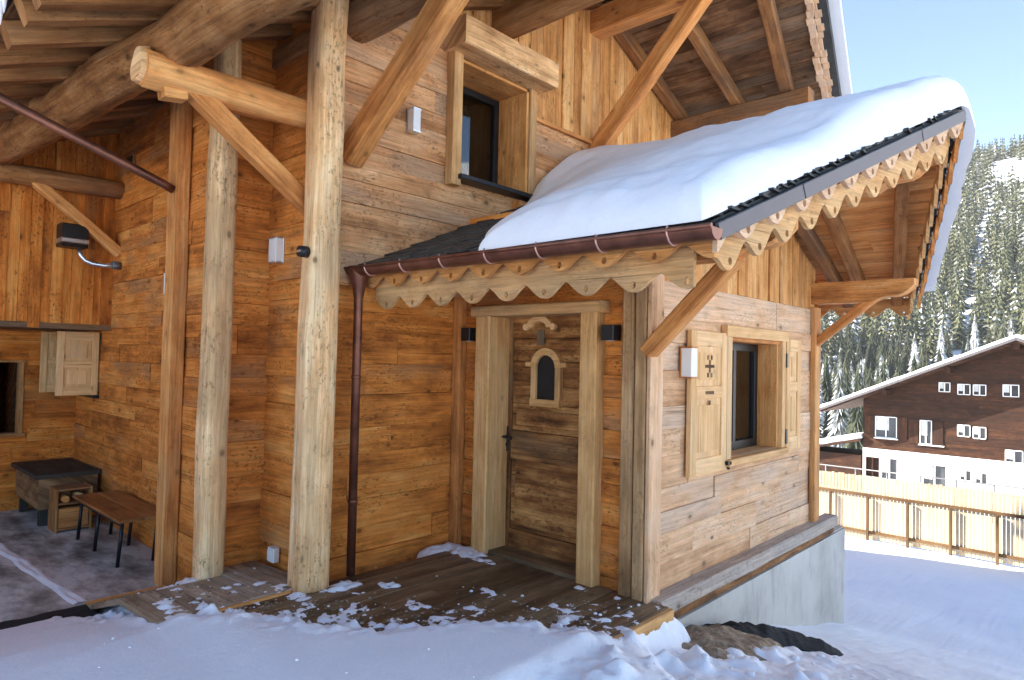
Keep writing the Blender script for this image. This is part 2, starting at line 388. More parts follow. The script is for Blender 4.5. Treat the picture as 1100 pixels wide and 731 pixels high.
# --- walls
winM = (3.95, 4.87, 3.30, 4.36)
mclips = [(-.408, 1, 5.66 + .14 - .408 * 6), (.408, 1, 5.66 + .14 + .408 * 6)]
mb = boardwall((-4.56, 0, 0), Y, X, 2.62, 4.2, -.3, 2.24, 101)
obj('wall', mb, W_WARM, CH, 'orange plank wall under the porch eave')
mb = boardwall((-4.44, 0, 0), Y, X, 2.62, 9.6, -1.6, 4.13, 1, [winM, (-1, 7.5, -2, 2.22)], mclips)
boardwall((-4.44, 0, 0), Y, X, 2.62, 3.9, 4.13, 6, 2, [], mclips, mb=mb)
mb.box((-10.9, 9.5, -1.6), (-4.42, 9.6, 4.1))
obj('wall', mb, W_TAN, CH, 'tan weathered plank wall above the porch')
mb = boardwall((-4.45, 0, 0), Y, X, 3.9, 9.6, 4.13, 6, 3, [winM], mclips, vert=True, bw=(.13, .2))
obj('wall', mb, W_GABLE, CH, 'honey-coloured vertical boards of the main gable')
mb = boardwall((0, 2.69, 0), -X, -Y, 4.42, 5.34, -.3, 4.45, 4)
obj('wall', mb, W_WARM, CH)
mb = boardwall((-5.29, 0, 0), Y, X, 2.2, 2.7, -.3, 4.4, 5)
obj('wall', mb, W_WARM, CH)
mb = boardwall((0, 2.29, 0), -X, -Y, 5.25, 6.05, -.3, 4.3, 6)
obj('wall', mb, W_WARM, CH)
mb = boardwall((0, 2.49, 0), -X, -Y, 5.9, 9.95, -.3, 4.3, 7, [(9.0, 9.72, 1.14, 1.87)])
obj('wall', mb, W_WARM, CH)
winL = (.95, 1.9, .63, 1.52)
mb = boardwall((-9.94, 0, 0), Y, X, -.2, 2.5, -.3, 2.0, 8, [winL], joint=(.6, 1.6))
obj('wall', mb, W_VERT, CH, 'orange plank wall behind the covered terrace')
mb = boardwall((-8.64, 0, 0), Y, X, .6, 2.5, 1.9, 4.4, 9, [], [(-.408, 1, 5.66 + .12 - .408 * 6)], vert=True, bw=(.07, .12), joint=(3, 4))
mb.box((-9.9, .6, 1.9), (-8.6, 2.45, 1.96), m=1)
obj('wall', mb, [W_VERT, W_SOFFIT], CH, 'orange vertical board wall overhanging the terrace')
# porch walls
mb = boardwall((0, 4.19, 0), -X, -Y, 2.46, 4.58, -.15, 2.95, 10, [(3.03, 4.22, -.15, 2.14)])
obj('wall', mb, W_WARM, CH)
winP = (5.36, 6.47, .88, 1.90)
pclips = [(-.436, 1, 2.38 - .17 - .436 * 2.96), (.435, 1, 3.64 - .17 + .435 * 5.85)]
mb = boardwall((-2.52, 0, 0), Y, X, 4.12, 7.55, .0, 2.28, 12, [winP], pclips)
obj('wall', mb, W_PALE, CH, 'pale plank gable wall of the porch')
mb = boardwall((-2.52, 0, 0), Y, X, 4.12, 7.55, 2.28, 3.7, 13, [], pclips, vert=True, bw=(.13, .2))
obj('wall', mb, W_GABLE, CH, 'honey vertical boards in the porch gable')
mb = boardwall((0, 7.53, 0), -X, Y, 2.46, 4.42, -.2, 2.6, 14)
obj('wall', mb, W_WARM, CH)
# near-black boxes paint in the shade of rooms behind the windows and the door
for (x0, x1, y0, y1, z0, z1) in ((-5.6, -4.83, 3.7, 5.2, 3.0, 4.6), (-3.7, -2.76, 5.1, 6.8, .5, 2.1), (-10.9, -10.06, .4, 2.3, .3, 1.8)):
    mb = MB(); q = [(x0, y0), (x1, y0), (x1, y1), (x0, y1)]
    for z in (z0, z1): mb.face([(a, b, z) for a, b in q])
    for k in (0, 2, 3): (a, b), (c, d) = q[k], q[(k + 1) % 4]; mb.face([(a, b, z0), (c, d, z0), (c, d, z1), (a, b, z1)])
    obj('dark_room_box', mb, DARKIN, CH)
mb = MB(); mb.plate([(.8, -.4), (9.6, -.4), (9.6, 4.2), (6, 5.7), (.8, 3.55)], lambda u, z, t: V((t, u, z)), -11.0, -10.9, (.5, .5), lambda u, z: (u, z), 0, True)
mb.box((-16.1, -9.6, -.4), (-16, 6, 6.1)); mb.box((-16.1, 5.9, -.4), (-10.9, 6.0, 6.1))  # back and end walls closing the added left wing against the sun
obj('wall', mb, W_TAN, CH)
# --- posts
mb = MB(); mb.log((-4.34, 2.58, -.05), (-4.33, 2.6, 4.4), .128, .112, n=28, seg=34, wob=.02, rough=.07, sq=4.5, rot=.12); obj('post', mb, W_LOGPALE, CH, 'pale hewn corner post')
mb = MB(); mb.log((-5.16, 2.19, -.35), (-5.15, 2.2, 4.2), .10, .088, n=28, seg=34, wob=.02, rough=.08, sq=4.5, rot=-.1); obj('post', mb, W_LOGPALE, CH, 'pale weathered hewn post')
mb = MB(); mb.beam((-5.99, 2.19, -.3), (-5.99, 2.19, 4.05), .13, .17, (1, 0, 0), None, .012, 12, .006); obj('post', mb, W_BRACE, CH)
mb = MB(); mb.box((-4.60, 2.6, .02), (-4.47, 2.66, 4.3), ch=.006, axis=2); obj('post', mb, W_VERT, CH)
mb = MB(); mb.box((-4.53, 4.08, -.02), (-4.42, 4.16, 2.4), ch=.008, axis=2); obj('post', mb, W_BRACE, CH)
mb = MB(); mb.box((-2.70, 4.09, -.02), (-2.595, 4.16, 2.4), ch=.008, axis=2); obj('post', mb, W_POST, CH)
mb = MB(); mb.box((-2.575, 4.07, -.02), (-2.485, 4.16, 2.4), ch=.008, axis=2); obj('post', mb, W_POST, CH)
mb = MB(); mb.box((-2.478, 4.075, -.02), (-2.445, 4.25, 2.35), ch=.006, axis=2); obj('post', mb, W_PALE, CH)
mb = MB(); mb.box((-2.49, 7.40, -.02), (-2.43, 7.56, 2.3), ch=.008, axis=2); obj('post', mb, W_BRACE, CH)
# trims on the main wall
mb = MB(); mb.box((-4.405, 4.9, 4.10), (-4.375, 6.02, 4.14), ch=.004, axis=1); mb.box((-4.405, 5.98, 3.9), (-4.37, 6.03, 4.10), ch=.004, axis=2); obj('trim', mb, W_BRACE, CH)
# --- main roof
def slope_quad(mb, x0f, x1f, ya, yb, zf, dz, n=1, m=0, flip=False):
    pass
def roofslab(mb, xl, xrf, ya, yb, zf, t0, t1, m=0, n=10):
    """closed slab between y=ya..yb under a prow-shaped verge xrf(y)"""
    for i in range(n):
        y0 = lerp(ya, yb, i / n); y1 = lerp(ya, yb, (i + 1) / n)
        a, b = xrf(y0), xrf(y1)
        top = [(xl, y0, zf(y0) + t1), (a, y0, zf(y0) + t1), (b, y1, zf(y1) + t1), (xl, y1, zf(y1) + t1)]
        bot = [(xl, y0, zf(y0) + t0), (a, y0, zf(y0) + t0), (b, y1, zf(y1) + t0), (xl, y1, zf(y1) + t0)]
        mb.face(top, None, (.5, .5), m); mb.face(bot[::-1], None, (.5, .5), m)
        mb.face([bot[1], bot[2], top[2], top[1]], [(y0, 0), (y1, 0), (y1, .1), (y0, .1)], (.3, .3), m)
    for y in (ya, yb):
        a = xrf(y); q = [(xl, y, zf(y) + t0), (a, y, zf(y) + t0), (a, y, zf(y) + t1), (xl, y, zf(y) + t1)]
        mb.face(q, [(0, 0), (3, 0), (3, .1), (0, .1)], (.4, .4), m)
def soffit(mb, xl, xrf, ya, yb, zf, dz, seed, bw=(.12, .22)):
    rg = random.Random(seed); y = ya
    while y < yb - .01:
        y1 = min(yb, y + rg.uniform(*bw)); e = rg.uniform(-.006, .006)
        x0 = xl
        while True:
            x1 = x0 + rg.uniform(1.6, 3.4); xr = min(xrf(y), xrf(y1)) - .01
            last = x1 > xr - .4
            if last: x1 = xr
            r = (rg.random(), rg.random())
            q = [(x0, y + .002, zf(y) + dz + e), (x1 - .002, y + .002, zf(y) + dz + e), (x1 - .002, y1 - .002, zf(y1) + dz + e), (x0, y1 - .002, zf(y1) + dz + e)]
            mb.face(q[::-1], [(p[0], p[1]) for p in q[::-1]], r)
            for k in range(4):
                a, b = q[k], q[(k + 1) % 4]
                mb.face([a, b, (b[0], b[1], b[2] + .03), (a[0], a[1], a[2] + .03)], [(a[0], a[1]), (b[0], b[1]), (b[0], b[1] + .03), (a[0], a[1] + .03)], r)
            if last: break
            x0 = x1
        y = y1
mb = MB(); roofslab(mb, -11, lambda y: MXV(y) + .13, .72, 6.0, RB, .175, .30); roofslab(mb, -11, lambda y: MXV(y) + .13, 6.0, 9.95, RB, .175, .30)
obj('roof', mb, SLATE, CH, 'slate covering of the main roof')
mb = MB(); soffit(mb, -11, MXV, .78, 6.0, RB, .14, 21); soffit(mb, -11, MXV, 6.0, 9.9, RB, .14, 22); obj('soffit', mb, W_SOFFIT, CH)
def rafter(x0, x1, y0, y1, zf, dz, w=.11, h=.14, mat=W_RAFTER):
    mb = MB(); mb.beam((x0, y0, zf(y0) + dz), (x1, y1, zf(y1) + dz), w, h, (0, 0, 1), None, .01, 8, .006); return obj('rafter', mb, mat, CH)
# right slope rafters under the overhang, the outermost following the verge
for xa, xb in ((-4.34, -4.34), (-3.57, -3.52)): rafter(xa, xb, 6.02, 12.4, RB, .065, .12, .15)
rafter(MXV(6.05) - .42, MXV(9.6) - .42, 6.05, 9.6, RB, .065, .14, .15)
for k in range(14): rafter(-4.62 - .44 * k, -4.62 - .44 * k, .80, 3.6 if k < 2 else 2.8, RB, .065, .13, .145)
for xa in (-4.34, -3.55): rafter(xa, xa - (.12 if xa > -4 else 0), .80, 5.98, RB, .065, .12, .15)
rafter(MXV(5.95) - .42, MXV(.85) - .42, 5.95, .85, RB, .065, .14, .15)
# verge boards along the prow: a row of shingle ends
mb = MB()
for k in range(46):
    ya = 6 + k * .085; yb = ya + .08
    for dz, dx, m in ((.10, -.035, 0), (.155, .02, 0)):
        j = R.uniform(-.02, .02)
        mb.beam((MXV(ya) + dx + j, ya, RB(ya) + dz + .02), (MXV(yb) + dx + j, yb, RB(yb) + dz + .02), .07, .03, (0, 0, 1), None, .003)
obj('verge_board', mb, W_TRIMP, CH)
# snow on main roof is its own object below
# purlins
def purlin(p0, p1, w, h, mat=W_LOGDARK, log=False):
    mb = MB()
    if log: mb.log(p0, p1, w, h, n=18, seg=22, wob=.03, rough=.12)
    else: mb.beam(p0, p1, w, h, (0, 0, 1), None, .014, 10, .008)
    return obj('purlin', mb, mat, CH)
purlin((-9.6, 1.22, 3.69), (-2.6, 1.72, 3.68), .178, .172, W_LOGDARK, True)
purlin((-4.6, 2.9, 4.30), (-2.95, 2.9, 4.30), .17, .165, W_LOGDARK, True)
purlin((-4.6, 4.5, 4.90), (-2.6, 4.5, 4.90), .22, .27, W_RAFTER)
purlin((-4.6, 6.05, 5.50), (-2.3, 6.05, 5.50), .22, .28, W_BRACE)
purlin((-4.6, 7.87, 4.77), (-2.66, 7.87, 4.77), .2, .22, W_RAFTER)
purlin((-4.6, 2.72, 4.16), (-9.6, 2.62, 4.10), .16, .18, W_RAFTER)
# braces
def brace(p0, p1, w, h, mat=W_BRACE):
    mb = MB(); mb.beam(p0, p1, w, h, (0, 0, 1), None, .014, 10, .006); return obj('brace', mb, mat, CH)
brace((-4.42, 2.87, 3.22), (-3.05, 2.9, 4.32), .15, .21)
brace((-4.42, 6.03, 3.98), (-3.0, 6.05, 5.48), .15, .19)
# log brackets under the eave purlin
mb = MB(); mb.log((-4.52, 2.72, 3.49), (-4.52, 1.40, 3.46), .10, .122, n=16, seg=12, wob=.02, rough=.25); bk = obj('bracket', mb, W_BRACE, CH)
mb = MB(); mb.log((-4.52, 1.43, 3.46), (-4.52, 1.37, 3.46), .118, .10, n=16, seg=2, wob=.0, rough=.2); obj('log_end', mb, W_LOGPALE, bk)
brace((-4.52, 2.66, 2.74), (-4.52, 1.66, 3.45), .12, .13)
mb = MB(); mb.beam((-4.52, 1.52, 3.34), (-4.52, 1.66, 3.36), .12, .09, ch=.008); obj('bracket_wedge', mb, W_GABLE, CH)
mb = MB(); mb.log((-8.42, 2.5, 3.50), (-8.42, .95, 3.47), .10, .10, n=14, seg=10, wob=.02, rough=.12); obj('bracket', mb, W_RAFTER, CH)
brace((-8.42, 2.46, 2.78), (-8.42, 1.62, 3.45), .12, .11)
# vent grille
mb = MB(); mb.box((-8.2, 2.43, 3.66), (-7.98, 2.455, 3.85), ch=.003); f = obj('vent', mb, W_RAFTER, CH)
mb = MB(); mb.box((-8.17, 2.42, 3.69), (-8.01, 2.43, 3.82)); obj('grille', mb, BLACK, f)
# copper pipe from the eave back to the wall
mb = MB(); mb.tube([(-5.93, 2.12, 3.05), (-5.93, 2.05, 3.08), (-5.94, .74, 3.54)], .036, 14); obj('downspout', mb, COPPER, CH, 'sloping copper pipe under the eave')

# --- porch roof
mb = MB(); roofslab(mb, -4.42, PXV, 2.96, 5.85, PT, -.07, -.015); roofslab(mb, -4.42, PXV, 5.85, 8.39, PT, -.07, -.015)
rg = random.Random(5)
rows = 22
for i in range(rows):
    y0 = 2.94 + i * .132; x = -4.40 + (.11 if i % 2 else 0)
    while x < PXV(y0) - .02:
        w = rg.uniform(.17, .24); x1 = min(x + w, PXV(min(y0 + .1, 5.8)) + rg.uniform(-.005, .03))
        if x1 - x > .04:
            yb = min(y0 + .20, 5.85); e = rg.uniform(0, .006)
            j = rg.uniform(-.012, .012)
            q = [(x, y0 + j, PT(y0) - .004 + e), (x1 - .004, y0 + j, PT(y0) - .004 + e), (x1 - .004, yb, PT(yb) - .016), (x, yb, PT(yb) - .016)]
            mb.face([(a, b, c + .016) for a, b, c in q]); mb.face(q[::-1])
            for k in (0, 1, 3):
                a, b = q[k], q[(k + 1) % 4]; mb.face([a, b, (b[0], b[1], b[2] + .016), (a[0], a[1], a[2] + .016)])
        x = x1
for i in range(19):   # ragged slate ends along the far verge
    y0 = 5.9 + i * .13; x1 = PXV(y0) + rg.uniform(-.01, .03)
    mb.box((x1 - .3, y0, PT(y0 + .06) - .02), (x1, y0 + .115, PT(y0 + .06) + .004))
    mb.box((x1 - .3, y0 + .02, PT(y0 + .06) - .05), (x1 - .015, y0 + .12, PT(y0 + .06) - .026))
for i in range(34):
    y0 = 2.98 + i * .085; x1 = PXV(y0) + .012 + rg.uniform(-.02, .025); zz = PT(y0 + .04) - .012 + rg.uniform(0, .012)
    mb.beam((x1 - .3, y0 + .045, zz), (x1, y0 + .045, zz), .10, rg.uniform(.008, .017), (0, 0, 1), None, .003)
obj('roof', mb, SLATE, CH, 'dark slate covering of the porch roof')
mb = MB(); soffit(mb, -4.42, lambda y: PXV(y) - .03, 3.02, 5.85, PT, -.105, 31); soffit(mb, -4.42, lambda y: PXV(y) - .03, 5.85, 8.34, PT, -.105, 32); obj('soffit', mb, W_BRACE, CH)
for a, b in ((-2.36, -2.36), (-2.02, -2.16), (PXV(5.9) - .36, PXV(8.3) - .2)): rafter(a, b, 5.9, 8.3, PT, -.165, .11, .115, W_RAFTER)
for a, b in ((-2.36, -2.36), (-2.02, -2.16), (PXV(5.8) - .36, PXV(3.1) - .2)): rafter(a, b, 5.8, 3.12, PT, -.165, .11, .115, W_RAFTER)
for k in range(4): rafter(-2.9 - .45 * k, -2.9 - .45 * k, 4.1, 3.12, PT, -.165, .1, .115, W_RAFTER)
def profiled(p0, xe, w, zb, zt):
    """purlin tail with a moulded underside at its end; runs along +X"""
    x0, y = p0; mb = MB()
    prof = [(x0, zb), (xe - .38, zb)]
    for i in range(9):
        t = i / 8; prof.append((xe - .38 + .38 * t, zb + (zt - zb) * (.12 * math.sin(t * math.pi * 2) + .72 * t ** 1.6)))
    prof += [(xe, zt), (x0, zt)]
    r = (R.random(), R.random())
    for sgn in (-1, 1):
        pts = [(a, y + sgn * w / 2, b) for a, b in prof]; uv = [(a, b) for a, b in prof]
        tris = geometry.tessellate_polygon([[V((a, b, 0)) for a, b in prof]])
        for t in tris:
            ids = list(t)
            mb.face([pts[i] for i in ids], [uv[i] for i in ids], r)
    L = 0
    for i in range(len(prof)):
        a, b = prof[i], prof[(i + 1) % len(prof)]; d = math.hypot(a[0] - b[0], a[1] - b[1])
        mb.face([(a[0], y - w / 2, a[1]), (b[0], y - w / 2, b[1]), (b[0], y + w / 2, b[1]), (a[0], y + w / 2, a[1])], [(L, 0), (L + d, 0), (L + d, w), (L, w)], r); L += d
    return obj('purlin', mb, W_TRIM, CH)
profiled((-2.6, 4.14), -1.50, .18, 2.36, 2.60)
profiled((-2.6, 5.85), -1.08, .18, 3.08, 3.36)
profiled((-2.6, 7.50), -1.52, .18, 2.34, 2.56)
brace((-2.50, 4.12, 1.74), (-1.85, 4.12, 2.38), .11, .115, W_BRACE)
brace((-2.50, 7.48, 1.88), (-1.84, 7.48, 2.42), .10, .085)
# scalloped boards
def scallop(p0, p1, nrm, ztop0, ztop1, tip0, tip1, A, pitch, ph, T, mat, hole=.017, ex=1.5):
    p0 = V((*p0, 0)); p1 = V((*p1, 0)); L = (p1 - p0).length; d = (p1 - p0).normalized(); nrm = V(nrm)
    N = int(L / pitch * 14); out = []
    bot = []
    for i in range(N + 1):
        s = L * i / N; c = abs(math.cos(math.pi * (s - ph) / pitch)) ** ex
        bot.append((s, lerp(tip0, tip1, s / L) + A * (1 - c)))
    outer = bot + [(L, ztop1), (0, ztop0)]
    holes = []
    k = math.ceil((0.05 - ph) / pitch)
    while ph + k * pitch < L - .04:
        s = ph + k * pitch; z = lerp(tip0, tip1, s / L) + A * .42
        holes.append([(s + hole * math.cos(q * math.pi / 4), z + hole * 1.25 * math.sin(q * math.pi / 4)) for q in range(8)]); k += 1
    pts = [V(p) for p in outer]; edges = [(i, (i + 1) % len(outer)) for i in range(len(outer))]
    for h in holes:
        b = len(pts); pts += [V(p) for p in h]; edges += [(b + i, b + (i + 1) % 8) for i in range(8)]
    vv, ee, ff, *_ = geometry.delaunay_2d_cdt(pts, edges, [], 0, 1e-6)
    def inside(p, poly):
        c = False; j = len(poly) - 1
        for i in range(len(poly)):
            if (poly[i][1] > p[1]) != (poly[j][1] > p[1]) and p[0] < (poly[j][0] - poly[i][0]) * (p[1] - poly[i][1]) / (poly[j][1] - poly[i][1]) + poly[i][0]: c = not c
            j = i
        return c
    mb = MB(); r = (R.random(), R.random())
    def P(s, z, t): q = p0 + d * s + nrm * t; return (q.x, q.y, z)
    for f in ff:
        c = sum((vv[i] for i in f), V((0, 0))) / len(f)
        if not inside(c, outer) or any(inside(c, h) for h in holes): continue
        mb.face([P(*vv[i], T) for i in f], [tuple(vv[i]) for i in f], r); mb.face([P(*vv[i], 0) for i in f][::-1], [tuple(vv[i]) for i in f][::-1], r)
    for loop in [outer] + holes:
        for i in range(len(loop)):
            a, b = loop[i], loop[(i + 1) % len(loop)]
            mb.face([P(*a, 0), P(*b, 0), P(*b, T), P(*a, T)], [a, b, (b[0], b[1] + .02), (a[0], a[1] + .02)], r)
    return obj('scalloped_trim', mb, mat, CH)
scallop((-4.36, 3.05), (-1.47, 3.05), (0, -1, 0), 2.36, 2.32, 2.205, 2.195, .085, .317, .02, .028, W_TRIM)
scallop((-4.36, 3.13), (-1.62, 3.13), (0, -1, 0), 2.32, 2.28, 2.04, 2.06, .095, .32, -.18, .028, W_TRIMG)
vd = V((.54, 2.89, 0)).normalized(); vn = V((vd.y, -vd.x, 0))
a = V((-1.45, 2.96, 0)); b = V((-.91, 5.85, 0))
scallop((a.x, a.y), (b.x, b.y), vn, 2.285, 3.545, 2.205, 3.42, .10, .258, -.01, .028, W_TRIMP, .017, 1.6)
ai = a - vn * .09 + vd * .1; bi = b - vn * .09
scallop((ai.x, ai.y), (bi.x, bi.y), vn, 2.29, 3.45, 2.10, 3.25, .11, .258, .129, .028, W_TRIMG, .017, 1.6)
wd = V((-.78, 2.54, 0)).normalized(); wn = V((wd.y, -wd.x, 0)); e = V((-1.69, 8.39, 0))
scallop((b.x, b.y), (e.x, e.y), wn, 3.525, 2.42, 3.395, 2.30, .12, .258, 0, .028, W_TRIM, .017, 2.1)
bj = b - wn * .09; ej = e - wn * .09
scallop((bj.x, bj.y), (ej.x, ej.y), wn, 3.45, 2.40, 3.26, 2.2, .12, .258, .1, .028, W_TRIMG, .017, 2.1)
scallop((-4.3, 8.28), (-1.72, 8.28), (0, 1, 0), 2.44, 2.44, 2.24, 2.24, .10, .3, .1, .028, W_TRIMG)
# metal flashing along the verges
def flashing(p, q, za, zb, n, nn):
    mb = MB(); d = (q - p)
    for i in range(nn):
        t0, t1 = i / nn, (i + 1) / nn - .002
        A = p + d * t0; B = p + d * t1; A.z = lerp(za, zb, t0); B.z = lerp(za, zb, t1); o = n * (.034 + .003 * (i % 2))
        mb.beam(A + o - Zv * .02, B + o - Zv * .02, .02, .082, (0, 0, 1), None, .004)
    obj('flashing', mb, FLASH, CH)
flashing(a.copy(), b.copy(), 2.325, 3.585, vn, 4); flashing(b.copy(), e.copy(), 3.585, 2.475, wn, 4)
# gutter with clips, hopper and downpipe
mb = MB(); n = 12; r = .058
for sgn, rr in ((1, r), (-1, r - .006)):
    rings = [[(x, 2.905 + rr * math.cos(math.pi + math.pi * j / n), z + rr * math.sin(math.pi + math.pi * j / n)) for j in range(n + 1)] for x, z in ((-4.42, 2.345), (-1.40, 2.315))]
    mb.loft(rings, [0, 3], [j * .01 for j in range(n + 2)], (0, 0), 0, True, False, False)
mb.tube([(-4.42, 2.847, 2.347), (-1.40, 2.847, 2.317)], .012, 8)
mb.face([(-1.40, 2.905 + r * math.cos(math.pi + math.pi * j / n), 2.315 + r * math.sin(math.pi + math.pi * j / n)) for j in range(n + 1)])
G = obj('gutter', mb, COPPER, CH)
for k in range(7):
    x = -4.15 + k * .42; z = 2.345 - .03 * (x + 4.42) / 3.02; mb = MB()
    mb.tube([(x, 2.905 + .063 * math.cos(math.pi * (1 - .12) + math.pi * .85 * j / 8), z + .063 * math.sin(math.pi * (1 - .12) + math.pi * .85 * j / 8)) for j in range(9)], .006, 6)
    obj('gutter_clip', mb, COPPERL, G)
mb = MB(); mb.tube([(-4.335, 2.92, 2.36), (-4.335, 2.92, 2.30), (-4.335, 2.925, 2.22), (-4.345, 2.93, 2.12), (-4.345, 2.93, 2.0), (-4.345, 2.93, .0)], [.085, .082, .055, .036, .034, .034], 16)
D = obj('downspout', mb, COPPER, CH, 'copper downspout beside the corner log')
for z in (.55, 1.5): 
    mb = MB(); mb.tube([(-4.345, 2.93, z), (-4.345, 2.93, z + .025)], .040, 14); obj('pipe_clip', mb, COPPER, D)
# --- sill beams and foundation
mb = MB(); mb.beam((-2.43, 4.13, -.045), (-2.43, 7.95, -.045), .15, .12, (0, 0, 1), None, .014, 10, .008); obj('sill_beam', mb, W_BEAMG, CH)
mb = MB(); mb.beam((-2.455, 4.2, -.155), (-2.455, 8.0, -.155), .09, .09, (0, 0, 1), None, .008, 8, .006); obj('sill_beam', mb, W_LOGDARK, CH)
mb = MB(); mb.box((-4.3, 4.25, -2.2), (-2.40, 8.36, -.205), ch=.01); mb.box((-4.3, 7.95, -.204), (-2.42, 8.34, -.19), ch=.003); obj('foundation', mb, CONC, CH, 'grey concrete foundation')

# --- door
mb = MB(); DY = 4.33
def bx(mb, x0, x1, y0, y1, z0, z1, axis=2, ch=.004, m=0): mb.box((x0, y0, z0), (x1, y1, z1), None, m, ch, axis)
for x0, x1 in ((-4.075, -3.985), (-3.13, -3.04)): bx(mb, x0, x1, DY - .02, DY + .03, .03, 2.08)
for z0, z1 in ((.03, .19), (.80, 1.05), (1.86, 2.08)): bx(mb, -3.985, -3.13, DY - .017, DY + .028, z0, z1, 0)
for z0, z1 in ((.19, .33), (.33, .5), (.5, .66), (.66, .8), (1.05, 1.2), (1.2, 1.29), (1.29, 1.45), (1.45, 1.66), (1.66, 1.86)): bx(mb, -3.985, -3.13, DY + .0, DY + .02, z0 + .002, z1 - .002, 0)
for z0, z1 in ((.2, .78), (1.07, 1.27)):
    bx(mb, -3.93, -3.18, DY - .012, DY + .0, z0 + .03, z1 - .03, 0, .008)
mb.box((-4.08, DY + .031, -.02), (-3.03, DY + .05, 2.12))
DOOR = obj('door', mb, W_DOOR, CH, 'old dark plank door with a small arched window')
mb = MB()
xl, xr, zl, zh = -3.745, -3.425, 1.34, 1.66; cx = (xl + xr) / 2
bx(mb, xl, xl + .055, DY - .05, DY, zl, zh - .03); bx(mb, xr - .055, xr, DY - .05, DY, zl, zh - .03); bx(mb, xl - .0, xr, DY - .055, DY, zl - .06, zl, 0)
# arched head with ears
def arch(mb, cx, z0, ri, ro, y0, y1, a0=0, a1=math.pi, n=14, squash=1.):
    for i in range(n):
        t0 = lerp(a0, a1, i / n); t1 = lerp(a0, a1, (i + 1) / n)
        q = [(cx + rr * math.cos(t), z0 + squash * rr * math.sin(t)) for rr, t in ((ri, t0), (ro, t0), (ro, t1), (ri, t1))]
        mb.plate(q, lambda u, z, t: V((u, t, z)), y1, y0, (.6, .3), lambda u, z: (u, z), 0, True)
arch(mb, cx, zh - .05, .105, .165, DY - .05, DY)
for s in (-1, 1): bx(mb, cx + s * .18 - .04, cx + s * .18 + .04, DY - .05, DY, zh - .045, zh - .005, 0)
f = obj('window', mb, W_FRAME, DOOR)
mb = MB(); pts = [(xl + .055, zl), (xr - .055, zl)] + [(cx + .105 * math.cos(math.pi * i / 10), zh - .05 + .105 * math.sin(math.pi * i / 10)) for i in range(11)]
mb.face([(x, DY - .022, z) for x, z in pts]); obj('pane', mb, BLACK, DOOR)
mb = MB(); arch(mb, -3.665, 1.93, .09, .15, DY - .05, DY - .018, rad(15), rad(165), 14, .8)
for s in (-1, 1): arch(mb, -3.665 + s * .15, 1.955, .0, .03, DY - .052, DY - .018, 0, 2 * math.pi, 10)
obj('ornament', mb, W_SHUT, DOOR)
mb = MB(); bx(mb, -3.70, -3.62, DY - .03, DY - .017, 1.80, 1.93); obj('plaque', mb, W_SOFFIT, DOOR)
mb = MB(); bx(mb, -4.05, -4.01, DY - .03, DY - .02, .86, 1.08, 2, .003); mb.tube([(-4.03, DY - .03, .99), (-4.03, DY - .08, .99), (-3.92, DY - .085, .985)], .011, 8); mb.tube([(-4.03, DY - .03, .92), (-4.03, DY - .04, .92)], .013, 10); obj('handle', mb, BLACK, DOOR)
mb = MB()
bx(mb, -4.20, -4.03, 4.05, 4.37, -.02, 2.04, 2, .01)
bx(mb, -3.055, -2.90, 4.05, 4.37, -.02, 2.04, 2, .01)
bx(mb, -4.24, -2.86, 4.03, 4.37, 2.04, 2.13, 0, .01)
obj('door_frame', mb, W_FRAME, CH)
mb = MB(); bx(mb, -4.07, -3.03, 4.1, 4.36, -.02, .028, 0, .006); obj('threshold', mb, W_DECK, CH)

# --- windows
def curtain(mb, o, du, w, z0, z1, amp=.02, waves=5, n=40):
    o = V(o); du = V(du); nn = du.cross(Zv)
    for i in range(n):
        a, b = i / n, (i + 1) / n
        pa = o + du * (w * a) + nn * (amp * math.sin(a * waves * 6.283)); pb = o + du * (w * b) + nn * (amp * math.sin(b * waves * 6.283))
        mb.face([(pa.x, pa.y, z0), (pb.x, pb.y, z0), (pb.x, pb.y, z1), (pa.x, pa.y, z1)], None, (0, 0), 0, True)
# main upper window: deep reveal, lintel box, dark sill
mb = MB(); xo, xi = -4.36, -4.80
for k in range(3):
    bx(mb, xi, xo, 4.84, 4.875, 3.3 + k * .0, 4.36) if k == 0 else None
q = 4.872
for k in range(3): mb.box((lerp(xi, xo, k / 3) + .002, 4.845, 3.3), (lerp(xi, xo, (k + 1) / 3) - .002, 4.875, 4.36), None, 0, .004, 2)
mb.box((xi, 3.945, 3.3), (xo, 3.975, 4.36), None, 0, .004, 2)
mb.box((xi, 3.945, 4.335), (xo, 4.875, 4.365), None, 0, .004, 1)
W1 = obj('window', mb, W_GABLE, CH, 'deep set window high on the main wall')
for q in ((-4.31, 3.83, 3.94, 3.2, 4.40), (-4.34, 4.88, 4.98, 3.28, 4.38)):
    mb = MB(); bx(mb, -4.41, *q, 2, .006); obj('frame', mb, W_TRIMG, W1)
mb = MB(); mb.beam((-4.27, 3.78, 4.50), (-4.27, 5.04, 4.50), .30, .25, (0, 0, 1), None, .012, 6, .004); obj('lintel', mb, W_LOGPALE, W1)
mb = MB(); mb.box((-4.8, 3.90, 3.255), (-4.26, 4.95, 3.295), None, 0, .004, 1); mb.box((-4.39, 4.92, 3.06), (-4.29, 4.98, 3.254), None, 0, .004, 2); obj('sill', mb, BLACK, W1)
mb = MB(); mb.box((-4.40, 4.70, 3.08), (-4.30, 4.90, 3.22), None, 0, .006, 1); obj('sill_block', mb, W_BRACE, W1)
mb = MB(); 
for y0, y1 in ((3.975, 4.03), (4.78, 4.845)): bx(mb, -4.80, -4.74, y0, y1, 3.3, 4.33)
